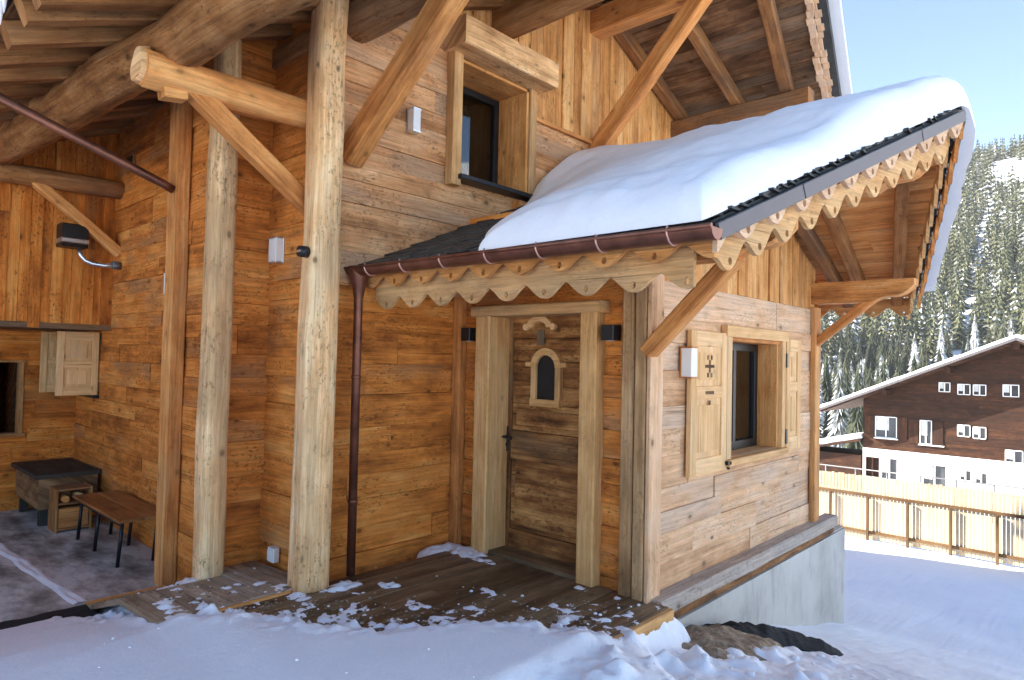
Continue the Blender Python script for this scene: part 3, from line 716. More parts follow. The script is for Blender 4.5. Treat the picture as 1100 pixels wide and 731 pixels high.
mb.box((-4.80, 3.98, 4.27), (-4.742, 4.84, 4.333), None, 0, .003, 1); mb.box((-4.80, 3.98, 3.296), (-4.742, 4.84, 3.36), None, 0, .003, 1)
obj('sash', mb, BLACK, W1)
mb = MB(); mb.face([(-4.77, 4.02, 3.34), (-4.77, 4.79, 3.34), (-4.77, 4.79, 4.29), (-4.77, 4.02, 4.29)]); obj('pane', mb, GLASS, W1)
mb = MB(); curtain(mb, (-4.9, 4.0, 0), (0, 1, 0), .26, 3.3, 4.33); obj('curtain', mb, CURTAIN, W1)
# porch gable window with shutters
mb = MB(); bx(mb, -2.72, -2.47, 6.44, 6.475, .88, 1.90); bx(mb, -2.72, -2.47, 5.355, 5.39, .88, 1.90); mb.box((-2.72, 5.36, 1.87), (-2.46, 6.47, 1.905), None, 0, .004, 1)
W2 = obj('window', mb, W_BRACE, CH, 'ground floor window in the porch gable')
mb = MB(); bx(mb, -2.475, -2.43, 5.27, 5.36, .80, 1.95, 2, .005); bx(mb, -2.475, -2.43, 6.475, 6.56, .84, 1.95, 2, .005); mb.box((-2.476, 5.24, 1.903), (-2.42, 6.6, 2.0), None, 0, .005, 1); obj('frame', mb, W_SHUT, W2)
mb = MB(); mb.box((-2.74, 5.27, .82), (-2.40, 6.57, .878), None, 0, .006, 1); obj('sill', mb, W_SHUT, W2)
mb = MB()
for y0, y1 in ((5.39, 5.46), (6.37, 6.44), (5.89, 5.95)): bx(mb, -2.72, -2.66, y0, y1, .885, 1.87)
mb.box((-2.72, 5.39, 1.80), (-2.661, 6.44, 1.868), None, 0, .003, 1); mb.box((-2.72, 5.39, .882), (-2.661, 6.44, .96), None, 0, .003, 1)
obj('sash', mb, BLACK, W2)
mb = MB(); mb.face([(-2.69, 5.42, .93), (-2.69, 6.41, .93), (-2.69, 6.41, 1.83), (-2.69, 5.42, 1.83)]); obj('pane', mb, GLASS, W2)
mb = MB(); curtain(mb, (-2.86, 5.40, 0), (0, 1, 0), .42, .9, 1.86, .018, 6); obj('curtain', mb, CURTAIN, W2)
def shutter(y0, y1, z0, z1, par, deco=True):
    mb = MB(); xb, xf = -2.47, -2.43
    w = .09
    bx(mb, xb, xf, y0, y0 + w, z0, z1, 2, .005); bx(mb, xb, xf, y1 - w, y1, z0, z1, 2, .005)
    zs = [z0, z0 + .13, z0 + .58 * (z1 - z0) - .06, z0 + .58 * (z1 - z0) + .04, z1 - .12, z1]
    for a, b in ((0, 1), (2, 3), (4, 5)): mb.box((xb + .001, y0 + w, zs[a]), (xf - .001, y1 - w, zs[b]), None, 0, .004, 1)
    for a, b in ((1, 2), (3, 4)):
        bx(mb, xb, xf - .014, y0 + w, y1 - w, zs[a], zs[b], 2, .001)
        bx(mb, xb, xf - .004, y0 + w + .05, y1 - w - .05, zs[a] + .05, zs[b] - .05, 2, .01)
    S = obj('shutter', mb, W_SHUT, par)
    if deco:    # raised dark pieces painted as the shade in cut-outs: a cross of six dots and a bar, and a small heart-like slot
        yc = (y0 + y1) / 2; zc = (zs[3] + zs[4]) / 2; xd = xf - .003
        for dy, dz, sy, sz in ((-.03, .07, .012, .018), (.03, .07, .012, .018), (0, 0, .075, .012), (-.03, -.07, .012, .018), (.03, -.07, .012, .018), (0, .03, .012, .02), (0, -.03, .012, .02)):
            mb = MB(); mb.box((xd, yc + dy - sy, zc + dz - sz), (xd + .004, yc + dy + sy, zc + dz + sz)); obj('cutout_shade', mb, W_SOFFIT, par)
        for q in ((yc - .07, yc + .07, zs[2] + .035, zs[2] + .06), (yc - .012, yc + .012, zs[2] - .05, zs[2] - .015)):
            mb = MB(); mb.box((xf - .002, q[0], q[2]), (xf + .003, q[1], q[3])); obj('cutout_shade', mb, W_SOFFIT, par)
    return S
shutter(4.64, 5.26, .80, 1.93, W2)
shutter(6.585, 6.97, .84, 1.93, W2, False)
for z in (.98, 1.72): mb = MB(); mb.box((-2.44, 6.555, z - .07), (-2.418, 6.59, z + .07)); obj('hinge', mb, BLACK, W2)
mb = MB(); mb.box((-2.43, 5.24, .84), (-2.40, 5.30, .87)); mb.box((-2.44, 5.28, .80), (-2.41, 5.30, .88)); obj('shutter_catch', mb, BLACK, W2)
# small terrace window with two shutters opened square to the wall
mb = MB(); mb.box((-9.74, 2.40, 1.10), (-8.98, 2.5, 1.135), None, 0, .004, 0); W3 = obj('window', mb, BLACK, CH, 'small shuttered window above the bench')
mb = MB(); mb.face([(-9.72, 2.47, 1.14), (-9.0, 2.47, 1.14), (-9.0, 2.47, 1.87), (-9.72, 2.47, 1.87)]); obj('pane', mb, FARPANE, W3)
for x in (-8.98, -9.72):
    mb = MB(); y0, y1, z0, z1 = 2.02, 2.44, 1.14, 1.88
    bx(mb, x - .02, x + .02, y0, y0 + .07, z0, z1, 2, .004); bx(mb, x - .02, x + .02, y1 - .07, y1, z0, z1, 2, .004)
    for za, zb in ((z0, z0 + .1), (1.46, 1.54), (z1 - .1, z1)): mb.box((x - .018, y0 + .07, za), (x + .018, y1 - .07, zb), None, 0, .003, 1)
    bx(mb, x - .01, x + .006, y0 + .07, y1 - .07, z0 + .1, z1 - .1); 
    for za, zb in ((1.27, 1.43), (1.57, 1.75)): bx(mb, x, x + .014, y0 + .11, y1 - .11, za, zb, 2, .008)
    obj('shutter', mb, W_SHUT, W3)
# terrace window in the orange wall
mb = MB(); 
for y0, y1 in ((.95, 1.0), (1.85, 1.9)): bx(mb, -10.05, -9.89, y0, y1, .63, 1.52)
mb.box((-10.05, .95, .60), (-9.86, 1.92, .64), None, 0, .004, 1); mb.box((-10.05, .95, 1.5), (-9.885, 1.9, 1.53), None, 0, .004, 1)
W4 = obj('window', mb, W_RAFTER, CH, 'dark window in the orange terrace wall')
mb = MB(); mb.face([(-10.02, .98, .63), (-10.02, 1.87, .63), (-10.02, 1.87, 1.51), (-10.02, .98, 1.51)]); obj('pane', mb, GLASS, W4)

# ================================================================== small fixtures
def wall_lamp(c, n, w, h, d, mats, label, body=None, group='white box wall lamps on the chalet'):
    """box lamp: back plate, pale diffuser, thin caps"""
    c = V(c); n = V(n); s = Zv.cross(n); T = thing('wall_lamp', label, 'wall lamp', c, group)
    def bb(mb, u0, u1, a0, a1, z0, z1, m=0):
        p = c + s * ((u0 + u1) / 2) + n * ((a0 + a1) / 2); mb.beam(p + Zv * z0, p + Zv * z1, abs(a1 - a0), abs(u1 - u0), s, (0, 0), .003, 1, 0, m)
    mb = MB(); bb(mb, -w / 2, w / 2, .0, .015, -h / 2, h / 2); obj('back_plate', mb, mats[1], T)
    mb = MB(); bb(mb, -w / 2 + .004, w / 2 - .004, .015, d, -h / 2 + .012, h / 2 - .012); obj('lamp_shade', mb, mats[0], T)
    for a_, b_ in ((h / 2 - .012, h / 2), (-h / 2, -h / 2 + .012)):
        mb = MB(); bb(mb, -w / 2, w / 2, .012, d + .003, a_, b_); obj('cap', mb, mats[1], T)
    return T
wall_lamp((-4.40, 3.43, 3.645), X, .085, .20, .09, (WHITE, ALU), 'narrow metal-cased lamp high on the tan wall, left of the upper window')
wall_lamp((-5.06, 2.655, 2.515), -Y, .13, .21, .075, (WHITE, ALU), 'white box lamp between the two pale log posts')
wall_lamp((-6.75, 2.455, 2.33), -Y, .16, .2, .07, (WHITE, WHITE), 'white box lamp above the bench, left of the thin square post')
wall_lamp((-2.485, 4.60, 1.68), X, .10, .24, .1, (WHITE, W_BRACE), 'white box lamp on the pale gable wall beside the left shutter')
def black_lamp(x, label):
    T = thing('wall_lamp', label, 'wall lamp', (x, 4.155, 1.885), 'black cube lamps flanking the door')
    mb = MB(); mb.box((x - .055, 4.045, 1.83), (x + .055, 4.15, 1.945), ch=.006, axis=2); obj('lamp_body', mb, BLACK, T)
    mb = MB(); mb.box((x - .03, 4.148, 1.85), (x + .03, 4.16, 1.92), ch=.002, axis=2); obj('mount', mb, BLACK, T)
    mb = MB(); mb.tube([(x, 4.095, 1.829), (x, 4.095, 1.826)], .03, 14); obj('lens', mb, WHITE, T)
black_lamp(-4.325, 'black cube wall lamp left of the door frame'); black_lamp(-2.80, 'black cube wall lamp right of the door frame')
T = thing('motion_sensor', 'small black round sensor with a silver band on the corner log', 'sensor', (-4.31, 2.46, 2.41))
mb = MB(); mb.tube([(-4.312, 2.47, 2.412), (-4.312, 2.40, 2.412)], [.042, .04], 18); obj('housing', mb, BLACK, T)
mb = MB(); mb.box((-4.336, 2.394, 2.404), (-4.288, 2.402, 2.420)); obj('face_plate', mb, ALU, T)
T = thing('power_socket', 'white weatherproof socket low on the planks beside the corner log', 'socket', (-4.97, 2.65, .08))
mb = MB(); mb.box((-5.02, 2.60, .03), (-4.92, 2.655, .14), ch=.008, axis=2); obj('socket_box', mb, WHITE, T)
mb = MB(); mb.box((-5.01, 2.592, .04), (-4.93, 2.602, .125), ch=.004, axis=2); obj('flap', mb, PLASTER, T)
# black box with a silver flexible duct on the vertical boards
T = thing('flue_box', 'black wall box with a silver duct under the terrace eave', 'boiler flue', (-8.6, 1.95, 2.9))
mb = MB(); mb.box((-8.6, 1.885, 2.79), (-8.36, 2.13, 3.04), ch=.02, axis=1); obj('casing', mb, BLACK, T)
mb = MB(); mb.box((-8.58, 1.88, 2.83), (-8.352, 2.135, 2.88), ch=.008, axis=1); obj('band', mb, ALU, T)
mb = MB(); pts = [(-8.46, 2.07, 2.80), (-8.46, 2.08, 2.72), (-8.44, 2.13, 2.66), (-8.42, 2.20, 2.63), (-8.38, 2.3, 2.62), (-8.34, 2.42, 2.63)]; mb.tube(pts, .026, 12); obj('duct', mb, ALU, T)
mb = MB(); mb.tube([(-8.34, 2.36, 2.63), (-8.34, 2.45, 2.63)], .045, 14); obj('duct_collar', mb, RAILM, T)

# ================================================================== terrace furniture
T = thing('bench', 'low bench with an orange-brown plank top and thin dark legs against the terrace wall', 'bench', (-7.3, 2.2, -.29))
mb = MB(); mb.box((-8.0, 1.99, .135), (-6.55, 2.2, .165), ch=.005); mb.box((-8.0, 2.204, .135), (-6.55, 2.42, .165), ch=.005); obj('seat', mb, TABLE, T)
mb = MB(); mb.box((-7.95, 2.02, .095), (-6.6, 2.04, .133), ch=.003); mb.box((-7.95, 2.37, .095), (-6.6, 2.39, .133), ch=.003); obj('rail', mb, BLACK, T)
for x, y in ((-6.68, 2.06), (-7.36, 2.06), (-7.93, 2.06), (-6.68, 2.36), (-7.36, 2.36), (-7.93, 2.36)):
    mb = MB(); mb.tube([(x, y, .13), (x - .03, y - .02, -.29)], .017, 8); obj('leg', mb, BLACK, T)
T = thing('chest', 'long dark wooden chest in the back corner of the terrace', 'chest', (-9.3, 2.1, -.29))
mb = MB(); mb.box((-9.85, 1.85, -.1), (-8.75, 2.42, .24), ch=.008); obj('body', mb, W_SOFFIT, T)
mb = MB(); mb.box((-9.88, 1.80, .243), (-8.70, 2.43, .29), ch=.008); obj('lid', mb, CHEST, T)
for x in (-9.75, -8.85):
    for y in (1.92, 2.35): mb = MB(); mb.box((x - .04, y - .04, -.29), (x + .04, y + .04, -.1), axis=2); obj('leg', mb, CHEST, T)
T = thing('crate_shelf', 'small open wooden shelf unit standing at the end of the dark chest', 'shelf', (-8.5, 2.1, -.29))
mb = MB(); 
for y in (1.93, 2.25): mb.box((-8.66, y, -.29), (-8.36, y + .02, .17), ch=.003, axis=2)
for z in (-.27, .0, .15): mb.box((-8.655, 1.95, z), (-8.365, 2.25, z + .02), ch=.003, axis=1)
obj('shelf_frame', mb, W_RAFTER, T)
mb = MB(); mb.box((-8.65, 1.96, -.25), (-8.38, 2.24, -.04), ch=.01, axis=1); obj('drawer', mb, W_BRACE, T)
tag(obj('firewood', (lambda m: (m.log((-8.62, 2.02, .06), (-8.36, 2.02, .06), .035, n=8, seg=2), m)[1])(MB()), W_BRACE), 'short split log in the open shelf unit, nearest the terrace edge', 'firewood', 'logs in the shelf')
tag(obj('firewood', (lambda m: (m.log((-8.62, 2.15, .065), (-8.36, 2.15, .065), .04, n=8, seg=2), m)[1])(MB()), W_LOGPALE), 'short pale split log in the open shelf unit, nearest the wall', 'firewood', 'logs in the shelf')

# ================================================================== ground, deck, snow
YB = [(-6.2, 1.55), (-5.6, 1.60), (-5.0, 1.66), (-4.6, 1.84), (-4.3, 1.95), (-3.78, 2.24), (-3.3, 2.55), (-2.97, 2.95), (-2.7, 3.3), (-2.45, 3.42), (-2.2, 3.5)]
PROF = [(-60, 1.5), (-20, .1), (0, -.12), (3, -.14), (4, -.2), (5, -.42), (8.4, -1.31), (10, -1.47), (14, -1.62), (26, -3.2), (34, -4.55), (60, -6.2), (150, -6.5), (430, 113), (470, 122), (560, 130), (1400, 130)]
def hill_x(x, y):   # the valley side is uneven along x
    return 1 + .10 * nz(x * .008, y * .006, 3.1)
def base(x, y):
    z = interp(y, PROF)
    if y > 120: z = -6.5 + (z + 6.5) * hill_x(x, y) + max(0, x + .1 * y) * .16 * sstep(250, 480, y)
    if 15 < y < 120: z += .25 * nz(x * .12, y * .12)
    return z
RAMPZ = [(-5.9, -.29), (-5.75, -.27), (-5.1, -.03), (-4.36, .015)]
def floor(x, y):
    b = base(x, y)
    if x > -.9: return b
    dk = 0.0 if x > -4.36 else interp(x, RAMPZ) if x > -5.8 else lerp(-.29, -.33, sstep(-5.8, -6.0, x))
    if x < -5.85: dk = -.36
    wd = 1 - sstep(3.0, 3.75, y)
    f = lerp(dk, b, max(sstep(-2.30 + .15 * wd, -2.18 + 1.25 * wd, x), sstep(4.12, 4.3, y)))
    fr = interp(x, [(-6.2, -.37), (-5.7, -.34), (-5.0, -.20), (-4.3, -.07), (-3, -.04), (-2, -.08)])
    if y < 1.9: f = lerp(f, min(f, fr), sstep(1.85, 1.45, y)); f = lerp(f, min(b, f), sstep(1.6, .6, y))
    return f
def fbm(x, y, o, sd=0):
    s = 0; a = 1; 
    for i in range(o): s += a * nz(x, y, sd + i * 7.3); x *= 2.1; y *= 2.1; a *= .5
    return s
def snow(x, y):
    f = floor(x, y)
    if y > 60: return f
    far = sstep(12, 30, y)
    h = .03 * fbm(x * .9, y * .9, 2, 1.)
    if -8 < x < 3 and -1 < y < 12:
        h += .010 * fbm(x * 2.1, y * 2.3, 2, 5.) + .009 * fbm(x * 8, y * 8, 2, 8.) + .010 * fbm(x * 22, y * 22, 2, 18.) + .03 * max(0, fbm(x * 1.7, y * 2.4, 2, 33) - .25)
        cl = max(0., nz(x * 5.3, y * 5.3, 2.2) + .4 * nz(x * 12, y * 12, 4.2)) * sstep(6.2, 4.6, y) * sstep(-3.0, -2.1, x); h += .08 * cl * cl + .05 * cl
    if -6.3 < x < -2.16 and y < 4.3:
        d = interp(x, YB) + .12 * nz(x * 2.6, y * 1.2, 4.) - y
        k = min(.075, d * .30) if d > 0 else max(-.2, d * .030 - .06 * sstep(-.6, -1.1, d))
        k += (.055 * fbm(x * 4.2, y * 6.0, 3, 21) + .050 * fbm(x * 13, y * 17, 3, 31)) * sstep(.45, .0, d) * sstep(-1.5, -.5, d) - .001
        # drifts that lie against the door jambs, the posts and the wall
        for cx, cy, sx, sy, a in ((-4.16, 3.98, .17, .11, .23), (-3.93, 3.93, .14, .06, .15), (-4.4, 3.9, .1, .14, .16), (-2.98, 3.98, .09, .05, .11), (-5.0, 2.42, .12, .10, .16), (-4.62, 2.36, .12, .08, .17), (-4.32, 2.40, .2, .1, .15), (-4.18, 2.75, .08, .16, .17), (-5.2, 2.05, .1, .1, .2), (-4.9, 2.02, .12, .06, .13), (-3.95, 3.0, .09, .06, .17), (-3.4, 3.42, .12, .06, .12)):
            g = math.exp(-((x - cx) / sx) ** 2 - ((y - cy) / sy) ** 2)
            if g > .05: k = max(k, a * .62 * min(.55, g) * (1.1 + 1.1 * nz(x * 8, y * 8, 3) + .9 * nz(x * 19, y * 19, 6) + .6 * nz(x * 43, y * 43, 6)) - .03)
        if d < 0 and k > -.012: k = -.012 + (k + .012) * lerp(1, .42, sstep(0, -.12, d))
        h = lerp(h, k, sstep(-6.3, -6.1, x) * sstep(-2.16, -2.36, x))
    if x < -5.85 and y > .3: h -= .3 * sstep(.75, 1.3, y - .25 * nz(x * 2, y * 2, 9) + .18 * (x + 6))
    if -2.5 < x < -2.0 and y > 3.9: pass
    return f + h
def axis_pts(fine0, fine1, step, lo, hi, g=1.12):
    a = list(np.arange(fine0, fine1, step)); s = step; p = fine1
    while p < hi: a.append(p); s *= g; p += s
    a.append(hi); s = step; p = fine0 - step; L = []
    while p > lo: L.append(p); s *= g; p -= s
    L.append(lo); return L[::-1] + a
xs = axis_pts(-6.4, .6, .02, -700, 600, 1.10); ys = axis_pts(.7, 5.4, .02, -60, 900, 1.055)
nx, ny = len(xs), len(ys)
verts = [(x, y, snow(x, y)) for y in ys for x in xs]
faces = [(j * nx + i, j * nx + i + 1, (j + 1) * nx + i + 1, (j + 1) * nx + i) for j in range(ny - 1) for i in range(nx - 1)]
me = bpy.data.meshes.new('snow_ground'); me.from_pydata(verts, [], faces); me.polygons.foreach_set('use_smooth', [True] * len(faces)); me.materials.append(SNOW); me.update()
o = bpy.data.objects.new('snow_ground', me); col.objects.link(o); o['kind'] = 'structure'

# deck in front of the door
T = thing('porch_deck', 'wet dark plank deck with melting snow in front of the door', 'deck', (-3.3, 3.2, -.1))
mb = MB(); rg = random.Random(3); x = -4.34
while x < -2.31:
    x1 = min(x + rg.uniform(.12, .15), -2.305); e = rg.uniform(-.006, .002)
    yj = rg.uniform(1.6, 3.4)
    for ya, yb in ((1.5, yj), (yj + .003, 4.13)): mb.box((x + .002, ya, -.045 + e), (x1 - .002, yb, e), None, 0, .004, 1)
    x = x1
obj('deck_board', mb, W_DECK, T)
mb = MB(); mb.box((-2.303, 1.6, -.19), (-2.262, 4.12, -.004), None, 0, .005, 1); obj('edge_board', mb, W_FRAME, T)
mb = MB(); mb.box((-4.3, 2.0, -.19), (-2.33, 2.1, -.05)); mb.box((-4.3, 3.6, -.19), (-2.33, 3.7, -.05)); obj('joist', mb, W_LOGDARK, T)
# ramp of muddy boards beside it
T = thing('wooden_ramp', 'muddy tilted plank ramp between the deck and the terrace', 'ramp', (-5.1, 2.0, -.2))
mb = MB(); yy = 1.55
for k in range(6):
    y1 = yy + .118
    P = [(-4.345, .02), (-5.05, -.02), (-5.78, -.26)]
    for (xa, za), (xb, zb) in zip(P, P[1:]):
        mb.beam((xa, (yy + y1) / 2, za - .02), (xb, (yy + y1) / 2, zb - .02), .114, .04, (0, 0, 1), None, .004)
    yy = y1
for k in range(3):
    mb.beam((-4.345, yy + .06, 0.0), (-5.24, yy + .06, -.04), .114, .04, (0, 0, 1), None, .004); yy += .118
obj('ramp_board', mb, W_RAMP, T)
mb = MB(); mb.box((-4.338, 1.6, -.12), (-4.30, 2.55, .012), None, 0, .004, 1); obj('edge_board', mb, W_GABLE, T)
mb = MB(); mb.beam((-5.8, 1.56, -.30), (-5.8, 2.12, -.30), .05, .11, (0, 0, 1), None, .005); obj('edge_board', mb, W_GABLE, T)
# terrace slab
mb = MB(); mb.box((-10.2, -1.5, -.45), (-5.86, 2.5, -.29), None, 0, .008); o = obj('terrace', mb, SLAB); o['kind'] = 'structure'
# ridge of ice across the slab
mb = MB(); n = 40
for i in range(n):
    for j in range(8):
        def q(i, j):
            t = i / n; s = j / 8; x = lerp(-8.4, -5.95, t); y = lerp(1.40, 1.56, t) + (s - .5) * (.13 + .05 * nz(t * 9, 3)) + .02 * nz(t * 7, 1)
            return (x, y, -.296 + .03 * math.sin(math.pi * s) * (.6 + .5 * nz(t * 12, s * 3)))
        mb.face([q(i, j), q(i + 1, j), q(i + 1, j + 1), q(i, j + 1)], None, (0, 0), 0, True)
ICE = mk_snow('dirty_ice', .5, True)
tag(obj('ice_ridge', mb, ICE), 'pale ridge of ice running across the terrace slab', 'ice')
# rubber mat and plank at the terrace edge
T = thing('floor_mat', 'dark doormat half buried in snow at the edge of the terrace', 'mat', (-5.55, 1.1, -.3))
mb = MB(); n = 26
for i in range(n):
    for j in range(12):
        def q(i, j):
            x = lerp(-5.83, -5.30, j / 12); y = lerp(.35, 1.58, i / n); return (x, y, -.262 + .02 * fbm(x * 5, y * 4, 2, 3))
        mb.face([q(i, j), q(i, j + 1), q(i + 1, j + 1), q(i + 1, j)], None, (0, 0), 0, True)
obj('mat_sheet', mb, CLOTH, T)
mb = MB(); mb.beam((-5.27, .3, -.24), (-5.25, 1.60, -.235), .05, .05, (0, 0, 1), None, .01, 8, .01); obj('mat_edge', mb, BLACK, T)
# clods of snow scattered over the deck
def blob(mb, c, r, sq=.6, n=7, m=0):
    sd = R.random() * 99; rings = []
    for i in range(1, 5):
        ph = math.pi * i / 5; rings.append([(c[0] + r * math.sin(ph) * math.cos(2 * math.pi * j / n) * (1 + .5 * nz(j * 1.7, i * 1.3, sd)), c[1] + r * math.sin(ph) * math.sin(2 * math.pi * j / n) * (1 + .5 * nz(j * 1.7, i * 1.3, sd + 5)), c[2] + r * sq * math.cos(ph)) for j in range(n)])
    mb.loft(rings, [0, 1, 2, 3], [0] * (n + 1), (0, 0), m, True)
mb = MB()
for k in range(220):
    x = R.uniform(-5.7, -2.35); y = interp(x, YB) + abs(R.gauss(0, .42)) + .02
    if (x > -4.36 and y > 4.05) or (x <= -4.36 and y > 2.3): continue
    z = (0 if x > -4.36 else interp(x, RAMPZ)); r = .003 + .012 * R.random() ** 4
    blob(mb, (x, y, z + r * .3), r)
for k in range(160):
    x = R.uniform(-2.6, .3); y = R.uniform(3.3, 5.3)
    if x < -2.2 and y > 3.5: continue
    r = .008 + .03 * R.random() ** 3; blob(mb, (x, y, snow(x, y) + r * .15), r)
for k in range(140):
    x = R.uniform(-4.6, .2); y = R.uniform(1.0, 3.0)
    if y > interp(x, YB) - .05: continue
    r = .003 + .009 * R.random() ** 3; blob(mb, (x, y, snow(x, y) + r * .2), r)
tag(obj('snow_crumbs', mb, SNOW), 'loose crumbs of snow scattered over the deck and its edge', 'snow', kind='stuff')
mb = MB()
for k in range(620):
    x = R.uniform(-5.6, -2.4); y = interp(x, YB) + abs(R.gauss(0, .3)) - .08
    if (x > -4.36 and y > 4.05) or (x <= -4.36 and y > 2.3): continue
    z = max(snow(x, y), 0 if x > -4.36 else interp(x, RAMPZ)); r = .005 + .012 * R.random() ** 2
    blob(mb, (x, y, z + r * .2), r, .5, 5)
tag(obj('bark_litter', mb, SOIL), 'dark bark and mud crumbs trodden into the snow by the deck', 'debris', kind='stuff')
# soil heap and black felt along the foundation
mb = MB(); n = 36
def heap(u, v):
    x = lerp(-2.39, -1.72, v); y = lerp(4.02, 5.45, u); d = math.sin(math.pi * min(1, max(0, u))) ** .6 * math.sin(math.pi * (.25 + .75 * v))
    return (x, y, base(x, y) - .06 + .14 * d + .03 * fbm(x * 7, y * 7, 3, 4) * (1 if d > 0 else 0))
for i in range(n):
    for j in range(n):
        mb.face([heap(i / n, j / n), heap(i / n, (j + 1) / n), heap((i + 1) / n, (j + 1) / n), heap((i + 1) / n, j / n)], None, (0, 0), 0, True)
o = obj('soil', mb, SOIL); o['kind'] = 'structure'
mb = MB(); nu, nv = 70, 14
def felt(u, v):
    w = .17 * math.sin(math.pi * (u * .80 + .16)) ** .9 + .015
    cx = lerp(-2.33, -1.70, u) + .03 * math.sin(u * 9); cy = lerp(4.80, 5.78, u)
    a = math.pi * v; q = -math.cos(a) * w
    x = cx + q * .82; y = cy - q * .57
    return (x, y, base(x, y) - .02 + w * .75 * math.sin(a) + .035 * fbm(u * 9, v * 3, 3, 11) * math.sin(a))
for i in range(nu):
    for j in range(nv):
        mb.face([felt(i / nu, j / nv), felt((i + 1) / nu, j / nv), felt((i + 1) / nu, (j + 1) / nv), felt(i / nu, (j + 1) / nv)], None, (0, 0), 0, True)
tag(obj('felt_sheet', mb, CLOTH), 'crumpled black felt sheet lying along the concrete foundation', 'sheet')

# ================================================================== snow on the roofs
SE = [(2.86, -2.95), (3.0, -2.98), (3.12, -3.16), (3.25, -3.30), (3.5, -3.44), (4.1, -3.80), (5.0, -4.42), (5.85, -4.42)]
def pack(name, ya, yb, xl, xr, top, T, label, nu=90, nv=110, edges=(1, 1, 1, 1), Rr=.26, sd=0., lip=.03):
    """snow pack over a sloped roof; xl(y), xr(y) are its sides"""
    mb = MB(); P = {}
    def cs(t): return .5 - .5 * math.cos(math.pi * t)
    for j in range(nv + 1):
        for i in range(nu + 1):
            y = lerp(ya, yb, cs(j / nv)); y += .0
            x0, x1 = xl(y), xr(y); x = lerp(x0, x1, cs(i / nu))
            d = 9.
            if edges[0]: d = min(d, x - x0)
            if edges[1]: d = min(d, x1 - x)
            if edges[2]: d = min(d, y - ya)
            if edges[3]: d = min(d, yb - y)
            if edges[0] == 2: d = min(d, (x - x0) * (.30 + .7 * sstep(4.2, 5.6, y)))
            t = min(1, max(0, d) / Rr); q = math.sqrt(max(0, 1 - (1 - t) ** 2))
            th = (T(x, y) + .035 * fbm(x * 1.3 + sd, y * 1.3, 3, sd) + .014 * fbm(x * 5, y * 5, 3, sd)) * q
            P[i, j] = (x, y, top(x, y) + .008 + th)
    for j in range(nv):
        for i in range(nu): mb.face([P[i, j], P[i + 1, j], P[i + 1, j + 1], P[i, j + 1]], None, (0, 0), 0, True)
    def bt(i, j): x, y, z = P[i, j]; return (x, y, top(x, y) + .004)
    rim = [(i, 0) for i in range(nu)] + [(nu, j) for j in range(nv)] + [(i, nv) for i in range(nu, 0, -1)] + [(0, j) for j in range(nv, 0, -1)]
    for k in range(len(rim)):
        a, b = rim[k], rim[(k + 1) % len(rim)]
        mb.face([bt(*a), bt(*b), P[b], P[a]], None, (0, 0), 0, True)
    for j in range(nv):
        for i in range(0, nu, 5): mb.face([bt(i, j), bt(i, j + 1), bt(min(nu, i + 5), j + 1), bt(min(nu, i + 5), j)])
    o = obj(name, mb, RSNOW); tag(o, label, 'snow'); 
    bm_merge(o); return o
def bm_merge(o, d=.0004):
    import bmesh
    bm = bmesh.new(); bm.from_mesh(o.data); bmesh.ops.remove_doubles(bm, verts=bm.verts, dist=d); bm.to_mesh(o.data); bm.free()
def ptop(x, y):   # rounded over the ridge
    return PT(y) + .004
def snowth(x, y):
    r = 1 - min(1, abs(y - 5.85) / .5)
    return (lerp(.19, .28, sstep(3.0, 5.4, y)) + .05 * nz(x * .9, y * 1.4, 4)) * lerp(1, .22 + .78 * sstep(-4.2, -2.5, x), sstep(5.6, 4.4, y)) - .03 * r * r + .10 * sstep(-3.0, -4.4, x) * sstep(4.6, 6, y)
def pxl(y): return interp(y, SE) + .05 * nz(y * 4, 2.)
pack('roof_snow', 2.87, 8.44, pxl, lambda y: PXV(y) + .01 + .03 * nz(y * 2.2, 6.) + .02 * nz(y * 8, 1.) + .16 * sstep(5.7, 6.2, y), ptop, snowth, 'thick white snow pack on the porch roof', edges=(2, 1, 1, 1), sd=3., Rr=.17)
pack('roof_snow', 0.66, 10.0, lambda y: -10.8, lambda y: MXV(y) + .24, lambda x, y: RB(y) + .30, lambda x, y: .46, 'white snow layer on the main chalet roof', 60, 120, sd=8., Rr=.12)
# icicles added to stand in for bright splintered rafter ends on the left eave
for k in range(9):
    x = -4.28 - .105 * k + R.uniform(-.03, .03); L = R.uniform(.1, .26); mb = MB(); z0 = RB(.72) + .26
    mb.tube([(x, .72, z0), (x + .006, .72, z0 - L * .4), (x, .722, z0 - L * .8), (x - .003, .722, z0 - L)], [.026, .018, .009, .002], 8)
    if k == 0: IC = mk_snow('ice_white', .3)
    tag(obj('icicle', mb, IC), 'white icicle added in place of a bright rafter end above the terrace', 'icicle', 'icicles added along the eave')

